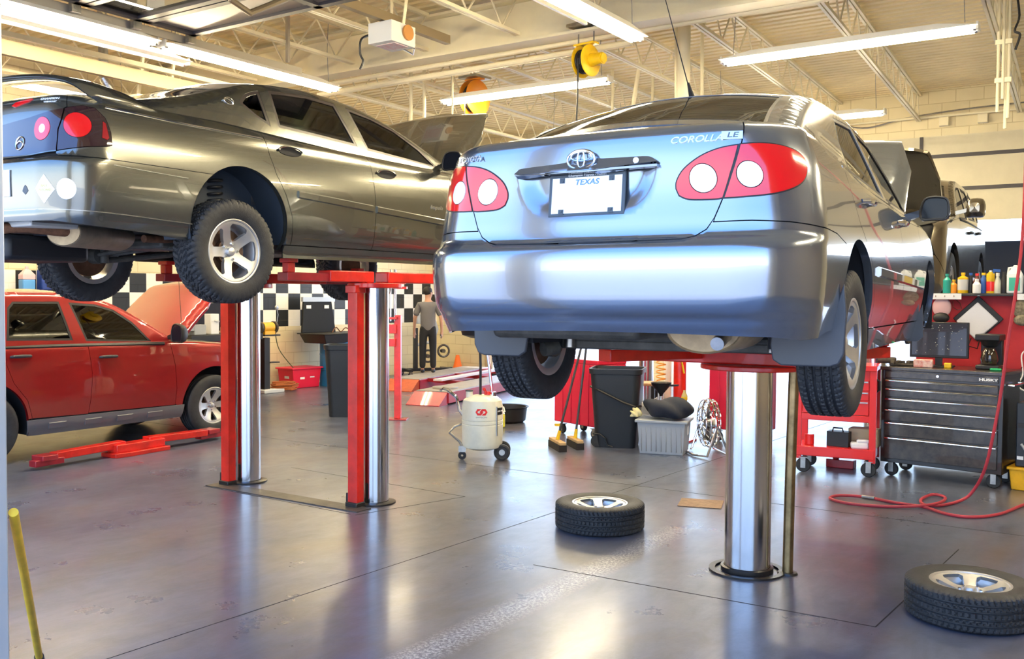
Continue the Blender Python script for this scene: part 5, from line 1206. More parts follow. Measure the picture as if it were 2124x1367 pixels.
loose('oil_can', 'small red can at the left end of the red cart shelf', 'can', (-2.66, 9.10, .25), lambda m: m.cyl((0, 0, 0), (0, 0, .10), .045, n=20), redb)
loose('cardboard_tray', 'tan cardboard tray behind the white rag on the red cart', 'box', (-2.20, 9.30, .25), lambda m: m.box((0, 0, .085), (.26, .16, .17)), mat('tan_card', (.50, .40, .26), .8))
loose('rag', 'white folded rag on the lower shelf of the red cart', 'rag', (-2.20, 9.12, .25), lambda m: (m.box((0, 0, .03), (.16, .10, .06)), m.box((.03, -.01, .07), (.12, .07, .035))), white, .3, .02)
loose('jack_stand', 'small dark jack under the red cart', 'jack', (-2.45, 9.45, 0), lambda m: (m.box((0, 0, .04), (.26, .12, .08)), m.cyl((-.05, 0, .08), (-.05, 0, .13), .03)), redd)
soot = mat('worn_black_steel', (.030, .028, .028), .30, .5, coat=.5, var=.0)
face = mat('scuffed_drawer_face', (.035, .032, .031), .28, .6, coat=.4, var=.6, vscale=14, var2=(.075, .062, .052))
t = thing('tool_cabinet', 'black rolling tool cabinet with six wide drawers and bright pulls', 'tool cabinet', (-1.53, 9.18, 0), math.radians(-8))
mb = MB(); mb.box((0, .26, .56), (1.04, .52, .86)); mb.build('cabinet_body', soot, t, bevel=.006)
mb = MB(); mb.box((0, .255, 1.0), (1.06, .55, .035)); mb.build('cabinet_top', face, t, bevel=.006)
zs = [.165, .375, .515, .635, .735, .825, .905]
for a_, b_ in zip(zs, zs[1:]):
    mb = MB(); mb.box((-.0, -.008, (a_+b_)/2), (.96, .02, b_-a_-.010)); d_ = mb.build('drawer', face, t, bevel=.003)
    mb = MB(); mb.tube([(-.475, -.026, b_-.018), (.475, -.026, b_-.018)], .0085, 10); mb.build('drawer_pull', chrome, d_)
mb = MB(); mb.box((0, -.006, .945), (.96, .016, .055)); mb.build('top_rail', face, t, bevel=.003)
mb = MB(); mb.cyl((-.02, -.012, .95), (-.02, -.018, .95), .012, n=16); mb.build('cabinet_lock', chrome, t)
text('HUSKY', .030, white, t, frame((.40, -.0155, .945), (1, 0, 0), (0, 0, 1)), 'maker_lettering', .001, 1.6, .0012)
for x_ in (-.44, .44):
    for y_ in (.07, .44): caster(t, x_, y_, .062)
mb = MB(); mb.tube([(.53, .10, .90), (.57, .10, .90), (.57, .42, .90), (.53, .42, .90)], .010, 8); mb.build('side_handle', chrome, t)
# things on the cabinet
T0 = 1.018
t = thing('monitor', 'black flat screen covered in small dots, standing on the black tool cabinet', 'monitor', (-1.54, 9.50, T0), math.radians(3))
mb = MB(); mb.box((-.06, 0, .245), (.50, .035, .33)); mb.build('screen_case', black, t, bevel=.006); mb = MB(); mb.box((-.06, -.02, .25), (.46, .006, .29)); mb.build('screen', mat('dark_screen', (.02, .018, .022), .2, coat=.6), t)
rd = random.Random(2)
mb = MB()
for k in range(34): x_, z_ = rd.uniform(-.27, .15), rd.uniform(.12, .38); mb.ball((x_, -.0235, z_), .0032, 6, 4)
tag(mb.build('dot_pattern', mat('dot_white', (.75, .75, .6), .5), t), kind='stuff')
mb = MB(); mb.box((-.06, .0, .04), (.06, .03, .10)); mb.box((-.06, 0, .006), (.26, .16, .012)); mb.build('screen_stand', black, t)
t = thing('coffee_maker', 'black drip coffee maker at the right end of the tool cabinet', 'coffee maker', (-1.17, 9.44, T0), math.radians(-5))
mb = MB(); mb.box((0, 0, .02), (.19, .22, .04)); mb.box((0, .09, .16), (.18, .06, .26)); mb.build('machine_body', black, t, bevel=.01)
mb = MB(); mb.box((0, 0, .285), (.20, .24, .055)); mb.lathe([(.09, .26), (.05, .20), (0, .20)], 28); mb.build('brew_head', black, t, bevel=.008)
mb = MB(); mb.lathe([(0, .045), (.06, .045), (.075, .09), (.062, .15), (.045, .18), (.048, .19)], 32, Matrix.Translation((0, -.02, 0))); mb.build('carafe', mat('coffee_glass', (.03, .02, .012), .06, coat=1.), t); mb = MB(); mb.tube([(0, -.08, .17), (0, -.125, .15), (0, -.12, .08), (0, -.09, .07)], .009, 8); mb.build('carafe_handle', black, t)
loose('small_box', 'small red and white printed box at the left end of the cabinet top', 'box', (-1.70, 9.32, T0), lambda m: m.box((0, 0, .035), (.16, .10, .07)), mat('printed_card', (.78, .62, .55), .6, var=.5, vscale=25, var2=(.6, .12, .10)), .1)
loose('parts_tray', 'dark tray of small parts along the back of the cabinet', 'tray', (-1.90, 9.45, T0), lambda m: (m.box((0, 0, .01), (.22, .15, .02)), [m.box((random.uniform(-.09, .09), random.uniform(-.06, .06), .03), (.03, .02, .03)) for _ in range(12)]), cast)
loose('tape_box', 'small yellow box in front of the screen stand', 'box', (-1.50, 9.36, T0), lambda m: m.box((0, 0, .022), (.06, .04, .045)), yellowp)
loose('green_marker', 'flat green case lying in front of the coffee maker', 'case', (-1.10, 9.27, T0), lambda m: m.box((0, 0, .010), (.09, .04, .018)), mat('bright_green', (.02, .45, .16), .4))
loose('hand_tool', 'dark air wrench lying at the left end of the tool cabinet', 'tool', (-2.02, 9.33, T0), lambda m: (m.cyl((-.08, 0, .05), (.08, 0, .05), .03), m.bar((.05, 0, .05), (.07, -.10, .02), .03, .035)), cast)
# red partition with a bottle shelf behind the cabinet
t = thing('red_partition', 'red board partition behind the black cabinet, with a bottle shelf along its top', 'partition', (-1.15, 10.05, 0))
rb = mat('matt_red_board', (.52, .022, .030), .6, var=.15, vscale=4)
mb = MB(); mb.box((0, 0, 1.32), (1.5, .03, .70)); mb.build('board', rb, t, smooth=0)
mb = MB(); mb.box((0, .0, .49), (1.5, .03, .94)); mb.build('lower_board', mat('slate_board', (.10, .12, .15), .6), t, smooth=0)
mb = MB(); mb.box((0, -.05, 1.685), (1.5, .22, .02)); mb.build('shelf', mat('dark_shelf', (.05, .05, .05), .5), t, bevel=.003)
for x_ in (-.47, .28):
    mb = MB(); mb.box((x_, -.165, 1.665), (.28, .012, .055)); mb.build('hook_strip', white, t)
    for k in (-.08, 0, .08): mb = MB(); mb.tube([(x_+k, -.17, 1.67), (x_+k, -.20, 1.66), (x_+k, -.205, 1.675)], .003, 5); mb.build('hook', steel, t)
SH = 1.696
def bottle(lb, x, prof, m, cap=None, cz=0., cr=.014, chh=.02, label=None, lz=(.03, .08), y=9.93, sq=1., grp='bottles on the red partition shelf', name='bottle', cat='bottle'):
    t = thing(name, lb, cat, (x, y, SH), 0, grp); mb = MB(); mb.lathe(prof, 28, Matrix.Diagonal((1, sq, 1, 1))); mb.build('bottle_body', m, t)
    if cap: mb = MB(); mb.cyl((0, 0, cz), (0, 0, cz+chh), cr, n=20); mb.build('cap', cap, t)
    if label:
        r = max(p[0] for p in prof)+.001; mb = MB(); mb.lathe([(r, lz[0]), (r, lz[1])], 28, Matrix.Diagonal((1, sq, 1, 1))); mb.build('bottle_label', label, t)
    return t
def bp(r, h, nr=.012, sh=.75): return [(0, 0), (r*.95, 0), (r, .006), (r, h*sh), (nr, h*.93), (nr, h), (0, h)]
teal = mat('teal_plastic', (.02, .32, .26), .35); brown = mat('brown_plastic', (.10, .02, .01), .3)
bottle('teal bottle at the left end of the shelf', -1.615, bp(.036, .165), teal, teal, .165, .016, .02)
bottle('small orange bottle right of the teal one', -1.555, bp(.028, .11), orangep, yellowp, .11)
bottle('broad yellow bottle with a grey label', -1.475, bp(.047, .175, .016, .84), yellowp, yellowp, .175, .018, .02, mat('grey_label', (.55, .56, .56), .5), (.03, .13))
bottle('slim dark bottle with a blue cap', -1.408, bp(.020, .17, .015, .5), black, blue, .17, .016, .022)
bottle('brown bottle with a red cap', -1.355, bp(.034, .165, .014, .7), brown, redb, .165, .016, .022)
bottle('short white bottle in front of the brown one', -1.345, bp(.036, .115, .018, .72), white, white, .115, .018, .02, y=9.85)
bottle('blue bottle with a yellow cap', -1.300, bp(.024, .17, .014, .8), blue, yellowp, .17, .017, .022)
bottle('tall yellow and red spray can', -1.240, bp(.036, .20, .02, .93), yellowp, white, .20, .012, .015, redb, (.02, .11), name='spray_can', cat='spray can')
t = bottle('pale spray bottle with a blue trigger', -1.180, bp(.032, .16, .014, .6), mat('milky_plastic', (.62, .62, .50), .35), lampw, .16, .016, .03)
mb = MB(); mb.bar((.02, 0, .21), (-.04, 0, .215), .02, .025); mb.bar((-.03, 0, .21), (-.045, 0, .17), .012, .012); mb.build('trigger', blue, t)
bottle('black slim can right of the spray bottle', -1.128, bp(.026, .18, .016, .70), black, black, .18, .018, .02, name='spray_can', cat='spray can')
def jug(lb, x, grn=True, y=9.93):
    t = thing('oil_jug', lb, 'jug', (x, y, SH), 0, 'white jugs on the red partition shelf')
    jw = mat('milky_white', (.80, .82, .80), .4)
    mb = MB(); mb.prism([(-.065, -.05), (.065, -.05), (.065, .05), (-.065, .05)], 0, .17); mb.prism([(-.065, -.05), (.065, -.05), (.065, .05), (-.065, .05)], .165, .235, top=.5); mb.cyl((.0, 0, .22), (.0, 0, .26), .02); mb.build('jug_body', jw, t, bevel=.01)
    mb = MB(); mb.tube([(-.01, 0, .24), (-.055, 0, .235), (-.062, 0, .16)], .010, 8); mb.build('jug_handle', jw, t)
    mb = MB(); mb.box((0, -.052, .085), (.09, .004, .12)); mb.build('jug_label', mat('green_label', (.05, .42, .30), .5) if grn else yellowp, t)
jug('white jug with a green label near the right end of the shelf', -1.035); jug('white jug with a yellow label at the far right end of the shelf', -.875, False)
# things hanging on the partition
t = thing('cloth_bag', 'white quilted pouch with black edging hanging cornerwise on the red partition', 'pouch', (-1.345, 9.98, 1.455)); t.rotation_euler = (0, PI/4, 0)
mb = MB(); mb.box((0, 0, 0), (.31, .012, .31)); mb.build('edging', black, t, bevel=.006); mb = MB(); mb.box((.012, -.012, -.022), (.255, .02, .26)); mb.build('pouch_front', mat('white_quilt', (.80, .80, .84), .7, bump=.6, bscale=30), t, bevel=.012)
mb = MB(); mb.tube([(.15, -.01, -.12), (.20, -.01, -.20), (.13, -.01, -.24), (.09, -.01, -.17)], .006, 6); mb.build('loop', black, t)
def cap_(name, lb, x, z, m, m2):
    t = thing(name, lb, 'cap', (x, 9.95, z)); mb = MB(); mb.ball((0, 0, 0), .085, 24, 14, (1, .55, 1.15)); mb.build('crown', m, t); mb = MB(); mb.ball((0, -.03, -.10), .075, 20, 10, (1, .5, .7)); mb.build('brim', m2, t)
cap_('baseball_cap', 'black cap with a pinkish front hanging at the left end of the red partition', -1.66, 1.56, mat('pink_mesh', (.70, .45, .45), .8), black)
cap_('baseball_cap', 'camouflage cap hanging at the right end of the red partition', -.965, 1.55, mat('camouflage', (.30, .26, .18), .9, var=.7, vscale=28), MATS['camouflage'])
mb = MB(); mb.tube([(-1.545, 9.96, 1.64), (-1.50, 9.95, 1.60), (-1.485, 9.95, 1.55), (-1.52, 9.94, 1.535), (-1.56, 9.95, 1.56), (-1.565, 9.96, 1.62)], .004, 6); tag(mb.build('safety_glasses', brown), 'wire-framed glasses hanging left of the white pouch', 'glasses')
mb = MB(); mb.tube(spline([(-.93, 9.97, 1.18), (-.97, 9.96, 1.12), (-.955, 9.95, .95), (-.99, 9.93, .85), (-.93, 9.93, .80), (-.86, 9.95, .86)], 6, False), .007, 6); tag(mb.build('white_cable', white), 'white cable drooping beside the partition at the right edge', 'cable')
mb = MB(); rd = random.Random(8); mb.tube(spline([(-.93+rd.uniform(-.06, .06), 9.95, .97-.012*i+rd.uniform(-.05, .05)) for i in range(16)], 4, False), .005, 5); tag(mb.build('black_cables', black), 'tangle of thin black cables right of the tool cabinet', 'cable')
t = thing('charger_unit', 'black equipment case standing on the yellow crate at the right edge', 'case', (-.74, 9.35, .20), math.radians(-8))
mb = MB(); mb.box((0, 0, .28), (.34, .3, .56)); mb.build('case_body', mat('navy_black', (.02, .025, .035), .4), t, bevel=.012)
mb = MB(); mb.box((0, -.155, .36), (.30, .01, .04)); mb.build('front_slot', black, t); mb = MB(); mb.tube([(-.12, -.16, .20), (-.06, -.19, .13), (.06, -.19, .13), (.12, -.16, .20)], .012, 8); mb.build('carry_handle', grey, t); mb = MB(); mb.box((-.13, -.152, .08), (.05, .004, .03)); mb.build('small_label', white, t)
t = thing('yellow_crate', 'yellow plastic crate on the floor under the black equipment case', 'crate', (-.74, 9.35, 0), math.radians(-8))
mb = MB(); mb.box((0, 0, .09), (.42, .36, .18), taper=.92); mb.build('crate_body', mat('crate_yellow', (.80, .42, .01), .45, var=.2, vscale=10), t, bevel=.01); mb = MB(); mb.box((0, 0, .188), (.45, .39, .024)); mb.build('crate_rim', MATS['crate_yellow'], t, bevel=.005)
# red air hose from above, looping over the floor
P = spline([(-.83, 8.3, 4.88), (-.815, 8.3, 3.2), (-.82, 8.3, 2.2), (-.86, 8.3, 1.7), (-.905, 8.3, 1.3), (-.94, 8.3, .95), (-.985, 8.30, .62), (-1.05, 8.35, .30), (-1.14, 8.42, .10), (-1.22, 8.38, .02), (-1.33, 8.10, .014), (-1.44, 8.06, .014), (-1.50, 8.25, .014), (-1.46, 8.50, .016), (-1.36, 8.46, .016), (-1.33, 8.20, .03), (-1.40, 7.98, .03), (-1.62, 7.84, .014), (-1.92, 7.75, .014), (-2.12, 7.86, .014), (-2.08, 8.03, .014), (-1.88, 8.08, .014), (-1.66, 8.0, .014), (-1.42, 7.95, .016), (-1.24, 7.81, .014), (-1.07, 7.80, .014), (-.90, 8.05, .014), (-.72, 8.7, .014), (-.3, 9.2, .014)], 6, False)
mb = MB(); mb.tube(P, .012, 8); h_ = mb.build('air_hose', mat('red_hose', (.38, .03, .05), .5)); tag(h_, 'red air hose hanging down at right and looping across the floor', 'hose')
mb = MB(); mb.tube([(-1.92, 8.075, .016), (-1.82, 8.06, .016)], .015, 8); mb.build('hose_coupling', steel, h_)
# dark panel seen beyond, outside the back doorway
t = thing('parked_trailer', 'dark panel-sided trailer standing outside the back doorway at right', 'trailer', (-.6, 19.5, -.2)); mb = MB(); mb.box((.6, 0, 1.75), (5.2, 1.8, 2.2)); mb.build('trailer_body', dark, t, bevel=.02)
for x_ in (-1.2, 2.4): mb = MB(); mb.cyl((x_, -1.0, .36), (x_, -.75, .36), .36, n=28); mb.build('trailer_wheel', rubber, t)
mb = MB(); mb.box((-.95, -.91, 2.05), (.34, .01, .09)); mb.build('side_sticker', white, t)
# ---------------------------------------------------------------- reels, opener, ducts under the roof
def reel(lb, loc, r, m, drum, rz, hub):
    t = thing('hose_reel', lb, 'hose reel', loc, rz)
    for y_, nm in ((-.065, 'near_flange'), (.065, 'far_flange')):
        mb = MB(); s_ = -1 if y_ < 0 else 1; mb.lathe([(0, 0), (r*.35, 0), (r*.45, .012), (r*.85, .010), (r, 0), (r, -.008), (r*.85, .0), (r*.4, 0)], 40, Matrix.Translation((0, y_, 0)) @ Matrix.Rotation(PI/2 if s_ < 0 else -PI/2, 4, 'X')); mb.build(nm, m, t)
    mb = MB()
    for k in range(5): mb.lathe([(r*.72, -.05+k*.025-.012), (r*.76, -.05+k*.025), (r*.72, -.05+k*.025+.012)], 36, Matrix.Rotation(PI/2, 4, 'X'))
    mb.build('wound_hose', drum, t)
    if hub: mb = MB(); mb.cyl((0, -.065, 0), (0, -.22, 0), r*.42, r*.36, 28); mb.cyl((0, -.22, 0), (0, -.235, 0), r*.30, n=24); mb.build('hub_housing', m, t)
    mb = MB(); mb.box((0, .0, r*1.05), (.10, .26, .02)); mb.box((0, .10, r*.5), (.07, .012, r*1.1)); mb.build('bracket', m, t)
    mb = MB()
    for y_ in (-.1, .1): mb.cyl((0, y_, r*1.05), (0, y_, 4.47-loc[2]), .008, n=8)
    mb.box((0, 0, 4.46-loc[2]), (.30, .30, .03)); mb.build('hanger', steel, t)
    mb = MB(); mb.tube([(-r*.8, 0, 0), (-r*.82, 0, -.3), (-r*.8, .02, -.75)], .010, 6); mb.build('hose_drop', black, t)
reel('yellow hose reel with a round hub hanging above the crossing lamp', (-4.96, 8.80, 4.10), .165, yellowp, black, math.radians(82), True)
reel('orange hose reel hanging behind the crossing lamp', (-7.34, 10.10, 4.20), .23, orangep, black, math.radians(84), False)
t = thing('door_opener', 'pale door opener box with a red label hanging by the beam', 'door opener', (-6.28, 7.25, 4.2))
mb = MB(); mb.box((0, 0, 0), (.30, .36, .20)); mb.build('opener_case', mat('opener_white', (.82, .82, .76), .5), t, bevel=.004); mb = MB(); mb.box((0, 0, -.102), (.24, .20, .004)); mb.build('red_label', mat('faded_label', (.80, .45, .45), .6, var=.3, vscale=30, var2=(.85, .80, .78)), t)
mb = MB(); mb.cyl((.155, .05, .02), (.175, .05, .02), .075, n=28); mb.build('sprocket', mat('rust_orange', (.60, .28, .08), .5, .4), t); mb = MB(); mb.tube([(.02, .15, -.10), (.12, .18, -.16), (.18, .12, -.12)], .010, 6); mb.build('flex_conduit', steel, t)
mb = MB(); mb.bar((0, -3.3, .16), (0, .9, .16), .07, .09); mb.build('opener_rail', mat('brown_rail', (.24, .18, .10), .5, .2), t)
mb = MB(); mb.bar((-.05, .05, .10), (-.05, .05, .70), .04, .01); mb.bar((.10, .05, .10), (.20, .05, .70), .04, .01); mb.build('hanger_strap', beamm, t)
mb = MB(); mb.tube([(0, -1.2, .16), (-.05, -1.35, .02), (-.1, -1.7, -.18), (-.1, -1.9, -.12), (-.1, -1.95, .02)], .028, 8); mb.build('door_arm', mat('brown_rail', (.24, .18, .10), .5, .2), t)
mb = MB(); mb.tube(spline([(-6.445, 7.1, 4.2), (-6.46, 7.0, 4.13), (-6.47, 7.0, 4.0), (-6.45, 7.02, 3.93), (-6.47, 7.0, 3.85)], 5, False), .012, 6); tag(mb.build('black_pull_cord', black), 'short black cord dangling left of the opener box', 'cord')
# raised overhead door lying under the roof, its steel rails
t = tag(bpy.data.objects.new('door_3', None), kind='structure'); COL.objects.link(t)
DX0, DX1 = -8.02, -4.5
for k in range(7):
    y1 = 6.26-.62*k; y0 = y1-.60
    mb = MB(); fr_ = .07
    for a_ in ((DX0, y0, DX1, y0+fr_), (DX0, y1-fr_, DX1, y1), (DX0, y0, DX0+fr_, y1), (DX1-fr_, y0, DX1, y1), ((DX0+DX1)/2-.04, y0, (DX0+DX1)/2+.04, y1)): mb.box(((a_[0]+a_[2])/2, (a_[1]+a_[3])/2, 4.24), (a_[2]-a_[0], a_[3]-a_[1], .045))
    mb.build('door_frame', dk, t, smooth=0)
    mb = MB(); mb.box(((DX0+DX1)/2, (y0+y1)/2, 4.25), (DX1-DX0-.1, y1-y0-.1, .008))
    if k == 0: mb.build('door_panel', mat('smoky_panel', (.30, .26, .22), .35), t, smooth=0)
    else: mb.build('door_glass', glassmat('door_glass_mat', (.80, .80, .74), 1.35), t, smooth=0)
    mb = MB(); mb.box((DX0-.03, y1-.02, 4.20), (.05, .09, .10)); mb.cyl((DX0-.10, y1-.02, 4.19), (DX0, y1-.02, 4.19), .022, n=12); mb.build('door_roller', steel, t)
railm = mat('galvanised_rail', (.45, .42, .36), .4, .6)
for x_, k in ((DX0-.10, 2), (DX1+.10, 3)):
    mb = MB(); mb.box((x_, 4.7, 4.19), (.03, 6.2, .075)); mb.box((x_, 7.6, 4.6), (.04, .03, .7)); mb.box((x_, 4.6, 4.6), (.04, .03, .7)); struct('trim_%d' % k, mb, railm)
# long pipes and rails on the left, heater vent
def pipe(lb, pts, r, m, n=10, name='ceiling_pipe', cat='pipe', grp=None): mb = MB(); mb.tube(pts, r, n); return tag(mb.build(name, m), lb, cat, grp)
pipe('cream conduit running just below the deep beam', [(-9.2, 9.02, 4.36), (-.5, 9.02, 4.42)], .028, beamm)
pipe('wide cream conduit under the deep beam behind the hose reels', [(-9.2, 9.15, 4.28), (-4.6, 9.15, 4.32)], .035, beamm)
mb = MB(); mb.box((-9.05, 4.6, 3.96), (.07, 6.2, .14)); tag(mb.build('door_rail', mat('brown_rail', (.24, .18, .10), .5, .2)), 'long brown steel rail under the roof at upper left', 'rail')
mb = MB(); mb.box((-9.30, 4.8, 4.16), (.05, 6.4, .05)); tag(mb.build('cream_rail', beamm), 'thin cream rail above the brown one at upper left', 'rail')
t = thing('unit_heater', 'cream unit heater box with a silver vent pipe behind the rear spoiler', 'heater', (-9.36, 6.75, 3.66), 0)
mb = MB(); mb.box((0, 0, 0), (.42, .70, .30)); mb.build('heater_case', cream, t, bevel=.01); mb = MB(); mb.box((.215, -.12, .03), (.01, .22, .20)); mb.build('access_panel', white, t)
mb = MB(); mb.tube([(.05, -.38, .02), (.0, -.50, .12), (-.02, -.60, .30)], .055, 16); mb.build('vent_pipe', mat('foil_duct', (.62, .60, .55), .25, .9, bump=.5, bscale=40), t); mb = MB(); mb.cyl((-.02, -.6, .30), (-.02, -.62, 1.2), .05, n=16); mb.build('flue', steel, t)
mb = MB(); mb.bar((0, .2, .15), (0, .35, 1.2), .03, .03); mb.bar((0, -.2, .15), (0, -.05, 1.2), .03, .03); mb.build('heater_hanger', beamm, t)
t = thing('pipe_drop', 'cluster of upright cream pipes dropping from the roof at the upper right edge', 'pipe', (-1.34, 11.3, 0))
for k, (dx, dy, z0) in enumerate(((0, 0, 3.75), (.05, .03, 3.55), (-.05, .02, 3.62), (.02, .08, 3.45))): mb = MB(); mb.cyl((dx, dy, z0), (dx, dy, 4.92), .016, n=10); mb.build('pipe', beamm, t)
mb = MB(); mb.box((0, .02, 4.35), (.16, .05, .05)); mb.box((0, .02, 3.95), (.16, .05, .05)); mb.build('pipe_clamp', beamm, t)
mb = MB(); mb.tube(spline([(.10, 0, 4.9), (.14, 0, 4.6), (.10, 0, 4.45), (.15, 0, 4.4), (.11, 0, 4.25)], 5, False), .012, 6); mb.build('loose_cable', black, t)
for k, (x, y, z0, z1) in enumerate(((-8.0, 9.6, 3.3, 4.95), (-7.82, 9.65, 3.2, 4.95), (-4.75, 10.6, 3.2, 4.95), (-4.55, 10.9, 3.2, 4.95), (-6.6, 12.5, 3.0, 4.95), (-6.1, 12.8, 3.0, 4.95), (-7.25, 9.5, 3.6, 4.95))):
    pipe('thin cream pipe hanging down from the roof between the raised sedans', [(x, y, z1), (x+.01, y, (z0+z1)/2), (x, y, z0)], .022 if k < 6 else .012, beamm, grp='hanging pipes between the sedans', name='drop_pipe')
pipe('braced cream strut slanting down beyond the compact sedan roof', [(-5.9, 12.0, 4.95), (-6.3, 12.2, 3.2)], .03, beamm, name='strut'); 
pipe('long cream conduit along the back wall under the roof', [(-5, 16.25, 4.50), (2, 16.25, 4.50)], .02, beamm); pipe('grey cable drooping along the back wall', spline([(-4.3, 16.3, 4.5), (-3.9, 16.28, 4.42), (-3.3, 16.28, 4.52), (-2.4, 16.28, 4.58), (-1.2, 16.28, 4.6)], 6, False), .012, steel, name='wall_cable', cat='cable')
for k, x in enumerate((-2.75, -2.2)): loose('junction_box', 'cream junction box on the back wall lintel at upper right, ' + ('left' if k == 0 else 'right') + ' of the pair', 'electrical box', (x, 16.33, 4.42), lambda m: m.box((0, 0, 0), (.14, .1, .14)), beamm)
# ---------------------------------------------------------------- along the left wall
t = thing('wall_shelf', 'black shelf on the chequered wall at the far left', 'shelf', (-12.78, 7.0, 1.66)); mb = MB(); mb.box((0, 0, 0), (.24, 1.6, .05)); mb.build('board', black, t, bevel=.004)
for y_ in (-.6, .6): mb = MB(); mb.box((-.02, y_, -.10), (.20, .03, .16)); mb.build('shelf_bracket', black, t)
t = thing('fluid_jug', 'clear jug of pink and blue fluid on the black wall shelf', 'jug', (-12.72, 7.16, 1.685), 0)
mb = MB(); mb.prism([(-.06, -.09), (.06, -.09), (.06, .09), (-.06, .09)], 0, .14); mb.build('blue_fluid', mat('blue_fluid', (.10, .32, .70), .3), t, bevel=.015); mb = MB(); mb.prism([(-.06, -.09), (.06, -.09), (.06, .09), (-.06, .09)], .14, .21); mb.prism([(-.06, -.09), (.06, -.09), (.06, .09), (-.06, .09)], .205, .28, top=.35); mb.cyl((0, 0, .27), (0, 0, .32), .022); mb.build('clear_top', mat('pink_clear', (.75, .50, .55), .3), t, bevel=.008)
t = thing('jump_starter', 'blue portable jump starter on the black wall shelf', 'jump starter', (-12.70, 7.43, 1.685)); navy = mat('navy_plastic', (.02, .05, .25), .4)
mb = MB(); mb.box((0, 0, .14), (.14, .22, .28)); mb.build('case_body', navy, t, bevel=.015); mb = MB(); mb.tube([(0, -.07, .27), (0, -.06, .36), (0, .05, .37), (0, .08, .27)], .018, 8); mb.build('carry_handle', navy, t); mb = MB(); mb.box((.075, 0, .12), (.01, .08, .16)); mb.build('control_panel', black, t); mb = MB(); mb.box((.02, .15, .17), (.10, .09, .26)); mb.build('clamp_pouch', blue, t, bevel=.02)
t = thing('workbench', 'red steel workbench with a black top behind the red vehicle hood', 'workbench', (-12.35, 10.0, 0))
mb = MB(); mb.box((0, 0, .48), (.60, 1.3, .86)); mb.build('drawer_block', redd, t, bevel=.006); mb = MB(); mb.box((0, -.0, .96), (.66, 1.4, .10)); mb.build('bench_top', black, t, bevel=.006)
for k in range(4): mb = MB(); mb.box((.305, .32, .16+k*.2), (.012, .6, .18)); d_ = mb.build('drawer', redp, t, bevel=.003); mb = MB(); mb.box((.315, .32, .235+k*.2), (.012, .5, .015)); mb.build('drawer_pull', steel, d_)
mb = MB(); mb.box((0, 0, .04), (.5, 1.2, .08)); mb.build('plinth', black, t)
t = thing('bench_vise', 'grey bench vise at the near end of the red workbench', 'vise', (-12.2, 9.55, 1.01)); mb = MB(); mb.box((0, 0, .08), (.14, .22, .16)); mb.box((.02, -.16, .11), (.12, .08, .10)); mb.build('vise_body', grey, t, bevel=.01); mb = MB(); mb.cyl((0, -.30, .10), (0, -.1, .10), .014); mb.cyl((-.08, -.29, .10), (.08, -.29, .10), .008); mb.build('screw_handle', chrome, t)
t = thing('coffee_urn', 'white machine with a spout on the red workbench', 'machine', (-12.3, 9.9, 1.01)); mb = MB(); mb.box((0, 0, .16), (.16, .16, .32)); mb.build('machine_case', white, t, bevel=.01); mb = MB(); mb.cyl((.08, 0, .22), (.16, 0, .20), .02); mb.build('spout', white, t)
loose('cardboard_box', 'tan box at the far end of the red workbench', 'box', (-12.35, 10.4, 1.01), lambda m: m.box((0, 0, .05), (.3, .35, .10)), mat('tan_card', (.50, .40, .26), .8))
loose('dark_screen_board', 'dark monitor leaning on the chequered wall above the workbench', 'monitor', (-12.7, 10.25, 1.01), lambda m: m.box((0, 0, .26), (.05, .62, .46)), mat('dark_screen', (.02, .018, .022), .2, coat=.6))
# bench grinder on its pedestal
t = thing('bench_grinder', 'yellow bench grinder on a black pedestal right of the farther steel column', 'bench grinder', (-12.25, 11.0, 0))
mb = MB(); mb.box((0, 0, .03), (.34, .44, .06)); mb.build('pedestal_foot', mat('pale_concrete', (.6, .62, .64), .8), t, bevel=.01); mb = MB(); mb.box((0, -.05, .48), (.10, .12, .88)); mb.box((0, 0, .96), (.26, .34, .025)); mb.box((.0, .10, .50), (.16, .20, .02)); mb.build('pedestal', black, t, bevel=.004)
mb = MB(); mb.cyl((0, -.12, 1.09), (0, .10, 1.09), .085, n=28); mb.box((0, 0, 1.0), (.14, .22, .06)); mb.build('motor', mat('grinder_yellow', (.85, .45, .03), .4), t, bevel=.004)
for y_ in (-.17, .14): mb = MB(); mb.cyl((0, y_-.02, 1.09), (0, y_+.02, 1.09), .10, n=28); mb.build('grinding_wheel', cast, t)
mb = MB(); mb.tube([(.05, .16, 1.16), (.06, .18, 1.30), (.06, .16, 1.38)], .006, 6); mb.ball((.06, .15, 1.42), .045, 14, 8, (.3, 1, 1)); mb.build('lamp_arm', steel, t)
pipe('thin dark cord running from the grinder to the red tote', spline([(-12.2, 11.12, 1.05), (-12.35, 11.35, .7), (-12.4, 11.75, .33)], 6, False), .008, mat('olive_cord', (.10, .12, .05), .6), name='power_cord', cat='cord')
mb = MB(); rd = random.Random(3); mb.tube(spline([(-12.25+.22*math.cos(i*1.3)*rd.uniform(.6, 1), 11.36+.30*math.sin(i*1.3)*rd.uniform(.6, 1), .02+.0035*i) for i in range(40)], 4), .009, 6, True); tag(mb.build('cord_pile', mat('rust_cord', (.45, .13, .03), .6)), 'pile of orange extension cord on the floor left of the red tote', 'cord')
t = thing('storage_tote', 'red storage tote with torn white labels on the floor by the left wall', 'tote', (-12.52, 11.98, 0), math.radians(-4)); mb = MB(); mb.box((0, 0, .17), (.42, .64, .34), taper=.9); mb.build('tote_body', mat('tote_red', (.72, .01, .05), .4), t, bevel=.012); mb = MB(); mb.box((0, 0, .345), (.47, .70, .03)); mb.build('tote_lid', MATS['tote_red'], t, bevel=.008)
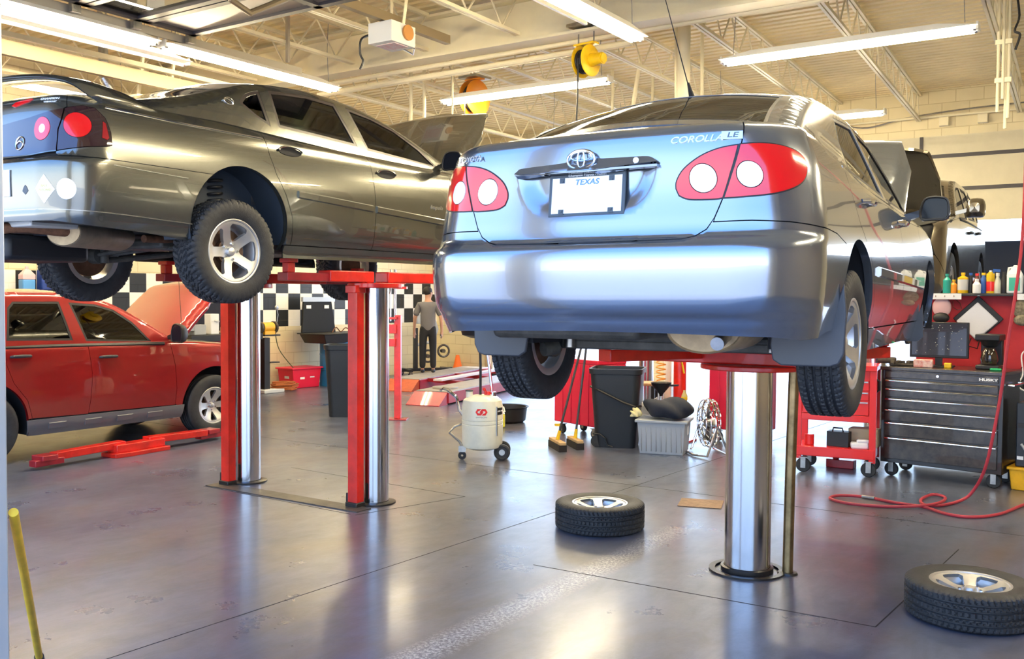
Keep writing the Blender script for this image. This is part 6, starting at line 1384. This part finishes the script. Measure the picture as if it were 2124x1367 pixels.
for y_, z_ in ((-.10, .20), (.12, .22)): mb = MB(); mb.box((.198, y_, z_), (.006, .10, .09), Matrix.Rotation(0, 4, 'Z')); mb.build('torn_label', white, t)
mb = MB(); mb.box((.03, -.305, .22), (.12, .006, .10)); mb.build('torn_label', white, t)
t = thing('parts_washer', 'black parts washer with its lid open on a blue drum', 'parts washer', (-12.25, 12.62, 0))
mb = MB(); mb.lathe([(0, 0), (.29, 0), (.29, .28), (.30, .29), (.29, .30), (.29, .56), (.30, .57), (.29, .58), (.29, .80), (0, .80)], 48); mb.build('drum', mat('drum_blue', (.01, .14, .36), .4), t)
mb = MB(); mb.box((.02, -.05, .86), (.62, 1.15, .16), taper=.86); mb.box((.02, -.05, .95), (.68, 1.22, .02)); mb.build('washer_tub', black, t, bevel=.01)
mb = MB(); mb.add([(-.26, -.62, .96), (-.26, .22, .96), (-.36, .20, 1.58), (-.36, -.48, 1.58), (-.22, -.62, .96), (-.22, .22, .96), (-.32, .20, 1.58), (-.32, -.48, 1.58)], [(0, 1, 2, 3), (7, 6, 5, 4), (0, 4, 5, 1), (1, 5, 6, 2), (2, 6, 7, 3), (3, 7, 4, 0)]); l_ = mb.build('washer_lid', mat('glossy_black', (.006, .006, .006), .6, spec=.3), t, bevel=.008)
mb = MB(); mb.box((-.33, -.12, 1.555), (.06, .80, .08)); mb.build('lid_lip', mat('lip_grey', (.45, .48, .52), .3, .4), l_)
for y_ in (-.40, .05): mb = MB(); mb.box((-.285, y_, 1.42), (.01, .11, .06), Matrix.Identity(4)); mb.build('warning_label', white, l_)
mb = MB(); mb.tube(spline([(.0, -.1, .96), (.0, .0, 1.05), (.0, .12, .97), (.0, .25, 1.04), (.0, .38, .97)], 6, False), .010, 6); mb.build('wash_hose', rust, t)
# ---------------------------------------------------------------- alignment rack, stands, far corner
rk = mat('rack_maroon', (.36, .012, .035), .4, coat=.2, var=.3, vscale=6); galv = mat('galvanised_top', (.50, .47, .44), .45, .5, var=.25, vscale=9)
t = thing('alignment_rack', 'low maroon drive-on alignment rack with grey runways, the mechanic standing on it', 'rack', (0, 0, 0))
for k, (x0, y0, x1, y1) in enumerate(((-9.0, 11.3, -9.9, 16.0), (-10.7, 12.7, -11.35, 15.7))):
    mb = MB(); mb.bar((x0, y0, .10), (x1, y1, .10), .60, .16); mb.build('runway', rk, t, bevel=.006)
    mb = MB(); mb.bar((x0+.02, y0-.0, .19), (x1, y1, .19), .54, .02); mb.build('runway_deck', galv, t)
    mb = MB(); a = Vector((x0, y0, 0)); d = Vector((x0-x1, y0-y1, 0)).normalized(); r_ = Vector((d.y, -d.x, 0))
    p_ = [a+r_*.28+Vector((0, 0, .19)), a-r_*.28+Vector((0, 0, .19)), a-r_*.28+d*.28+Vector((0, 0, .01)), a+r_*.28+d*.28+Vector((0, 0, .01))]; mb.add([tuple(q) for q in p_]+[(q.x, q.y, .0) for q in p_], [(0, 1, 2, 3), (4, 7, 6, 5), (0, 4, 5, 1), (1, 5, 6, 2), (2, 6, 7, 3), (3, 7, 4, 0)]); mb.build('approach_ramp', mat('ramp_orange', (.50, .09, .03), .45, var=.3, vscale=8) if k else rk, t)
for k in range(3): mb = MB(); y_ = 12.9+k*1.1; mb.bar((-9.35-.19*(y_-12.9), y_, .16), (-10.65-.15*(y_-12.9), y_+.25, .16), .12, .06); mb.build('cross_member', redd, t)
mb = MB(); mb.bar((-9.9, 12.6, .22), (-10.5, 15.6, .22), .16, .03); mb.build('centre_board', mat('pale_board', (.72, .66, .70), .5), t)
mb = MB(); mb.lathe([(0, .205), (.20, .205), (.20, .225), (0, .23)], 32, Matrix.Translation((-9.08, 11.75, 0))); mb.build('turn_plate', galv, t)
t = thing('equipment_stand', 'upright red square post with chrome rods standing in front of the alignment rack', 'stand', (-8.23, 9.63, 0), math.radians(30))
mb = MB(); mb.box((0, 0, .70), (.085, .085, 1.36)); mb.build('post', redp, t, bevel=.004); mb = MB(); mb.box((0, 0, .008), (.26, .22, .016)); mb.build('foot_plate', redd, t, bevel=.004)
mb = MB(); mb.box((-.07, -.05, 1.20), (.12, .08, .12)); mb.box((-.07, -.05, 1.02), (.10, .08, .10)); mb.box((-.07, -.05, 1.34), (.14, .06, .03)); mb.build('carriage', redp, t, bevel=.004)
for x_, y_ in ((-.10, 0), (-.04, -.04), (-.04, .04)): mb = MB(); mb.cyl((x_, y_, 1.30), (x_, y_, 1.98), .010, n=10); mb.build('chrome_rod', chrome, t)
mb = MB(); mb.bar((-.16, 0, 1.80), (.10, 0, 1.80), .02, .02); mb.box((0.03, 0, 1.74), (.18, .08, .03)); mb.build('cross_bar', redp, t)
t = thing('wheel_clamp_cart', 'black trolley carrying grey alignment arms and round clamps near the far corner', 'trolley', (-12.3, 15.3, 0), math.radians(60))
mb = MB(); mb.box((0, 0, .12), (1.1, .10, .06)); mb.box((-.45, 0, .12), (.08, .6, .05)); mb.box((.45, 0, .12), (.08, .6, .05)); mb.build('trolley_base', black, t)
for x_ in (-.45, .45): 
    for y_ in (-.26, .26): caster(t, x_, y_, .045)
mb = MB(); mb.box((-.25, 0, .55), (.08, .08, .85)); mb.build('mast', black, t)
mb = MB(); mb.tube([(-.25, 0, .62), (.12, -.05, .70), (.20, -.05, .95), (.12, -.05, 1.20), (-.20, 0, 1.22)], .035, 10); mb.box((-.1, -.02, 1.15), (.28, .12, .18)); mb.build('sensor_arm', grey, t, bevel=.004)
for x_, z_ in ((-.02, .40), (.32, .50)): mb = MB(); mb.tube([(x_+.12*math.cos(2*PI*i/24), -.12, z_+.12*math.sin(2*PI*i/24)) for i in range(24)], .022, 8, True); mb.cyl((x_, -.14, z_), (x_, -.02, z_), .04, n=16); mb.build('wheel_clamp', cast, t)
t = thing('traffic_cone', 'orange traffic cone standing against the back wall', 'cone', (-12.15, 16.15, 0)); oc = mat('cone_orange', (.95, .18, .02), .5)
mb = MB(); mb.lathe([(.12, .03), (.035, .38), (.025, .38), (0, .38)], 28); mb.build('cone_body', oc, t); mb = MB(); mb.box((0, 0, .02), (.34, .34, .04)); mb.box((0, 0, .06), (.28, .28, .03)); mb.build('cone_base', oc, t, bevel=.01)
# small things on the floor
loose('drain_cover', 'rusty square floor cover left of the thick steel column', 'floor cover', (-2.93, 7.12, .003), lambda m: m.box((0, 0, 0), (.34, .30, .008)), mat('rusty_cover', (.30, .19, .12), .7, var=.4, vscale=20), .3)
for k, (x0, y0, x1, y1) in enumerate(((-6.7, 5.30, -4.95, 5.25), (-4.9, 5.25, -4.62, 6.25), (-4.62, 6.25, -6.75, 6.35), (-3.1, 4.9, -1.1, 4.95), (-1.1, 4.95, -1.0, 6.8), (-3.9, 1.7, -3.35, 16.2), (-12.8, 7.55, 5.8, 7.4))):
    mb = MB(); mb.bar((x0, y0, .0), (x1, y1, .0), .007 if k < 5 else .005, .002); struct('floor_joint_%d' % (k+1), mb, dark, smooth=0)
t = thing('squeegee_pole', 'yellow pole leaning in the doorway at the lower left corner', 'pole', (0, 0, 0))
a, b2 = Vector((-2.72, 1.48, 0)), Vector((-2.86, 1.42, 0))
P0, P1 = Vector((-4.02, 2.30, .03)), Vector((-2.862, 1.56, .98))
mb = MB(); mb.tube([P0.lerp(P1, .035), P1], .0145, 14); mb.build('pole_shaft', yellowp, t); mb = MB(); mb.tube([P0, P0.lerp(P1, .04)], .020, 14); mb.build('pole_grip', black, t)
# ---------------------------------------------------------------- people
skinm = mat('skin', (.55, .30, .20), .55)
def skin(name, chains, m, parent=None, sub=1, root=0):
    """chains: list of lists of (x,y,z,r); points with equal position are welded"""
    vs = []; es = []; rs = []; key = {}
    for ch in chains:
        last = None
        for x, y, z, r in ch:
            k = (round(x, 4), round(y, 4), round(z, 4))
            if k not in key: key[k] = len(vs); vs.append((x, y, z)); rs.append(r)
            i = key[k]
            if last is not None and last != i: es.append((last, i))
            last = i
    me = bpy.data.meshes.new(name); me.from_pydata(vs, es, []); o = bpy.data.objects.new(name, me); COL.objects.link(o)
    md = o.modifiers.new('skin', 'SKIN'); md.use_smooth_shade = True
    sk = me.skin_vertices[0].data
    for i, r in enumerate(rs):
        rr = r if isinstance(r, tuple) else (r, r); sk[i].radius = rr
    sk[root].use_root = True
    s = o.modifiers.new('sub', 'SUBSURF'); s.levels = s.render_levels = sub
    dg = bpy.context.evaluated_depsgraph_get(); m2 = bpy.data.meshes.new_from_object(o.evaluated_get(dg)); bpy.data.objects.remove(o)
    m2.materials.clear(); m2.materials.append(m); m2.shade_smooth()
    o = bpy.data.objects.new(name, m2); COL.objects.link(o)
    if parent: o.parent = parent
    return o
def person(label, loc, rz, sc, shirt, trousers, hold=False, turn=-.9):
    t = thing('person', label, 'person', loc, rz); t.scale = (sc, sc, sc)
    # local frame: faces +y, x to its right, 1.75 m tall
    pel = (0, 0, .95, .12); ch = (0, .01, 1.30, .135); nk = (0, .0, 1.47, .055)
    def arm(s, bend):
        sh = (s*.18, 0, 1.41, .055); el = (s*.27, -.01+bend, 1.13, .042); wr = (s*.285, .08+bend*2, .88, .028); pm = (s*.285, .10+bend*2, .81, .034)
        out = [[(0, 0, 1.40, .10), sh, el, wr, pm]]
        for k, (dx, ln) in enumerate(((-.026, .075), (-.009, .085), (.009, .08), (.026, .065))):
            out.append([pm, (s*.285+dx*.6, .10+bend*2+.006+dx, .775, .010), (s*.285+dx*.5, .10+bend*2+.012+dx, .775-ln*.55, .009), (s*.285+dx*.4-s*.012, .10+bend*2+.030+dx, .775-ln*.9, .008)])
        out.append([pm, (s*.262, .135+bend*2, .80, .011), (s*.25, .15+bend*2, .765, .009)])
        return out
    def leg(s, f): return [[pel, (s*.09, 0, .88, .085), (s*.105, .03*f, .50, .058), (s*.11, -.02+.05*f, .10, .038), (s*.11, .08+.05*f, .04, .035)]]
    body = [[pel, (0, 0, 1.12, .115), ch, (0, 0, 1.40, .10), nk, (0, .0, 1.54, .058), (0, .012, 1.60, .082), (0, .015, 1.67, .088), (0, .012, 1.735, .060)]]+arm(1, .02)+arm(-1, .05)+leg(1, .6)+leg(-1, -.2)
    bd = skin('body', body, skinm, t, 2)
    c_, s_ = math.cos(turn), math.sin(turn)
    H = lambda x, y, z: (x*c_-y*s_, x*s_+y*c_, z)
    for v in bd.data.vertices:
        if v.co.z > 1.50: k = sstep(1.50, 1.58, v.co.z)*turn; x, y = v.co.x, v.co.y; v.co.x, v.co.y = x*math.cos(k)-y*math.sin(k), x*math.sin(k)+y*math.cos(k)
    fc = MB(); fc.ball(H(0, .105, 1.635), .016, 10, 6, (1, 1, 1.4)); fc.ball(H(.088, .005, 1.64), .022, 10, 6, (.6, .8, 1.3)); fc.ball(H(-.088, .005, 1.64), .022, 10, 6, (.6, .8, 1.3)); fc.build('nose_and_ears', skinm, bd)
    ey = MB(); ey.ball(H(.032, .088, 1.66), .010, 8, 6); ey.ball(H(-.032, .088, 1.66), .010, 8, 6); ey.build('eyes', dark, bd); mo = MB(); mo.ball(H(0, .094, 1.59), .018, 10, 6, (1.2, .5, .35)); mo.build('mouth', mat('lips', (.40, .14, .11), .5), bd)
    hr = MB(); hr.ball(H(0, -.012, 1.69), .103, 26, 16, (.93, 1.0, .92))
    hr.v = [(x, y, max(z, 1.60+max(0, (x*-s_+y*c_)+.02)*1.1)) for x, y, z in hr.v]; hr.build('hair', mat('black_hair', (.008, .006, .005), .6, bump=.6, bscale=80), t, smooth=80)
    sh = [[(0, 0, .79, (.172, .135)), (0, 0, 1.08, (.165, .132)), (0, .01, 1.30, (.175, .14)), (0, 0, 1.42, (.12, .10)), (0, 0, 1.475, .065)]]
    for s in (1, -1): sh.append([(0, 0, 1.42, .11), (s*.17, 0, 1.405, .075), (s*.23, -.005+.01, 1.26, .070), (s*.255, .0+.01, 1.17, .068)])
    skin('shirt', sh, shirt, t, 2)
    tr = [[(0, 0, 1.04, (.150, .115)), (0, 0, .90, (.15, .12)), (.095, .0, .84, .10), (.105, .018, .50, .078), (.11, .01, .08, .066)], [(0, 0, .90, .12), (-.095, .0, .84, .10), (-.105, -.006, .50, .078), (-.11, -.03, .08, .066)]]
    skin('trousers', tr, trousers, t, 2)
    for s, f in ((1, .6), (-1, -.2)):
        mb = MB(); mb.ball((s*.11, .06+.05*f, .035), .055, 16, 10, (.85, 2.3, .8)); mb.v = [(x, y, max(0, z)) for x, y, z in mb.v]; mb.build('shoe', black, t)
    return t
person('mechanic in a grey short-sleeved shirt and black trousers seen from behind, standing on the rack', (-11.15, 13.9, .20), math.radians(38), .90, mat('grey_shirt', (.13, .125, .135), .8, bump=.3, bscale=12), mat('black_trousers', (.008, .008, .012), .8))
mb = MB(); mb.tube([(.0+.02*math.cos(2*PI*i/14), 0, .028*math.sin(2*PI*i/14)) for i in range(14)], .007, 6, True); o = mb.build('ring_tool', steel); o.location = (-11.02, 14.13, .88); tag(o, 'small ring-shaped tool held in the right hand of the mechanic', 'tool')
person('second person in tan shorts, only a lower leg seen beside the left rear tyre', (-11.30, 16.1, .0), math.radians(-75), 1.0, mat('tan_shirt', (.45, .40, .33), .8), mat('tan_trousers', (.42, .30, .17), .8))
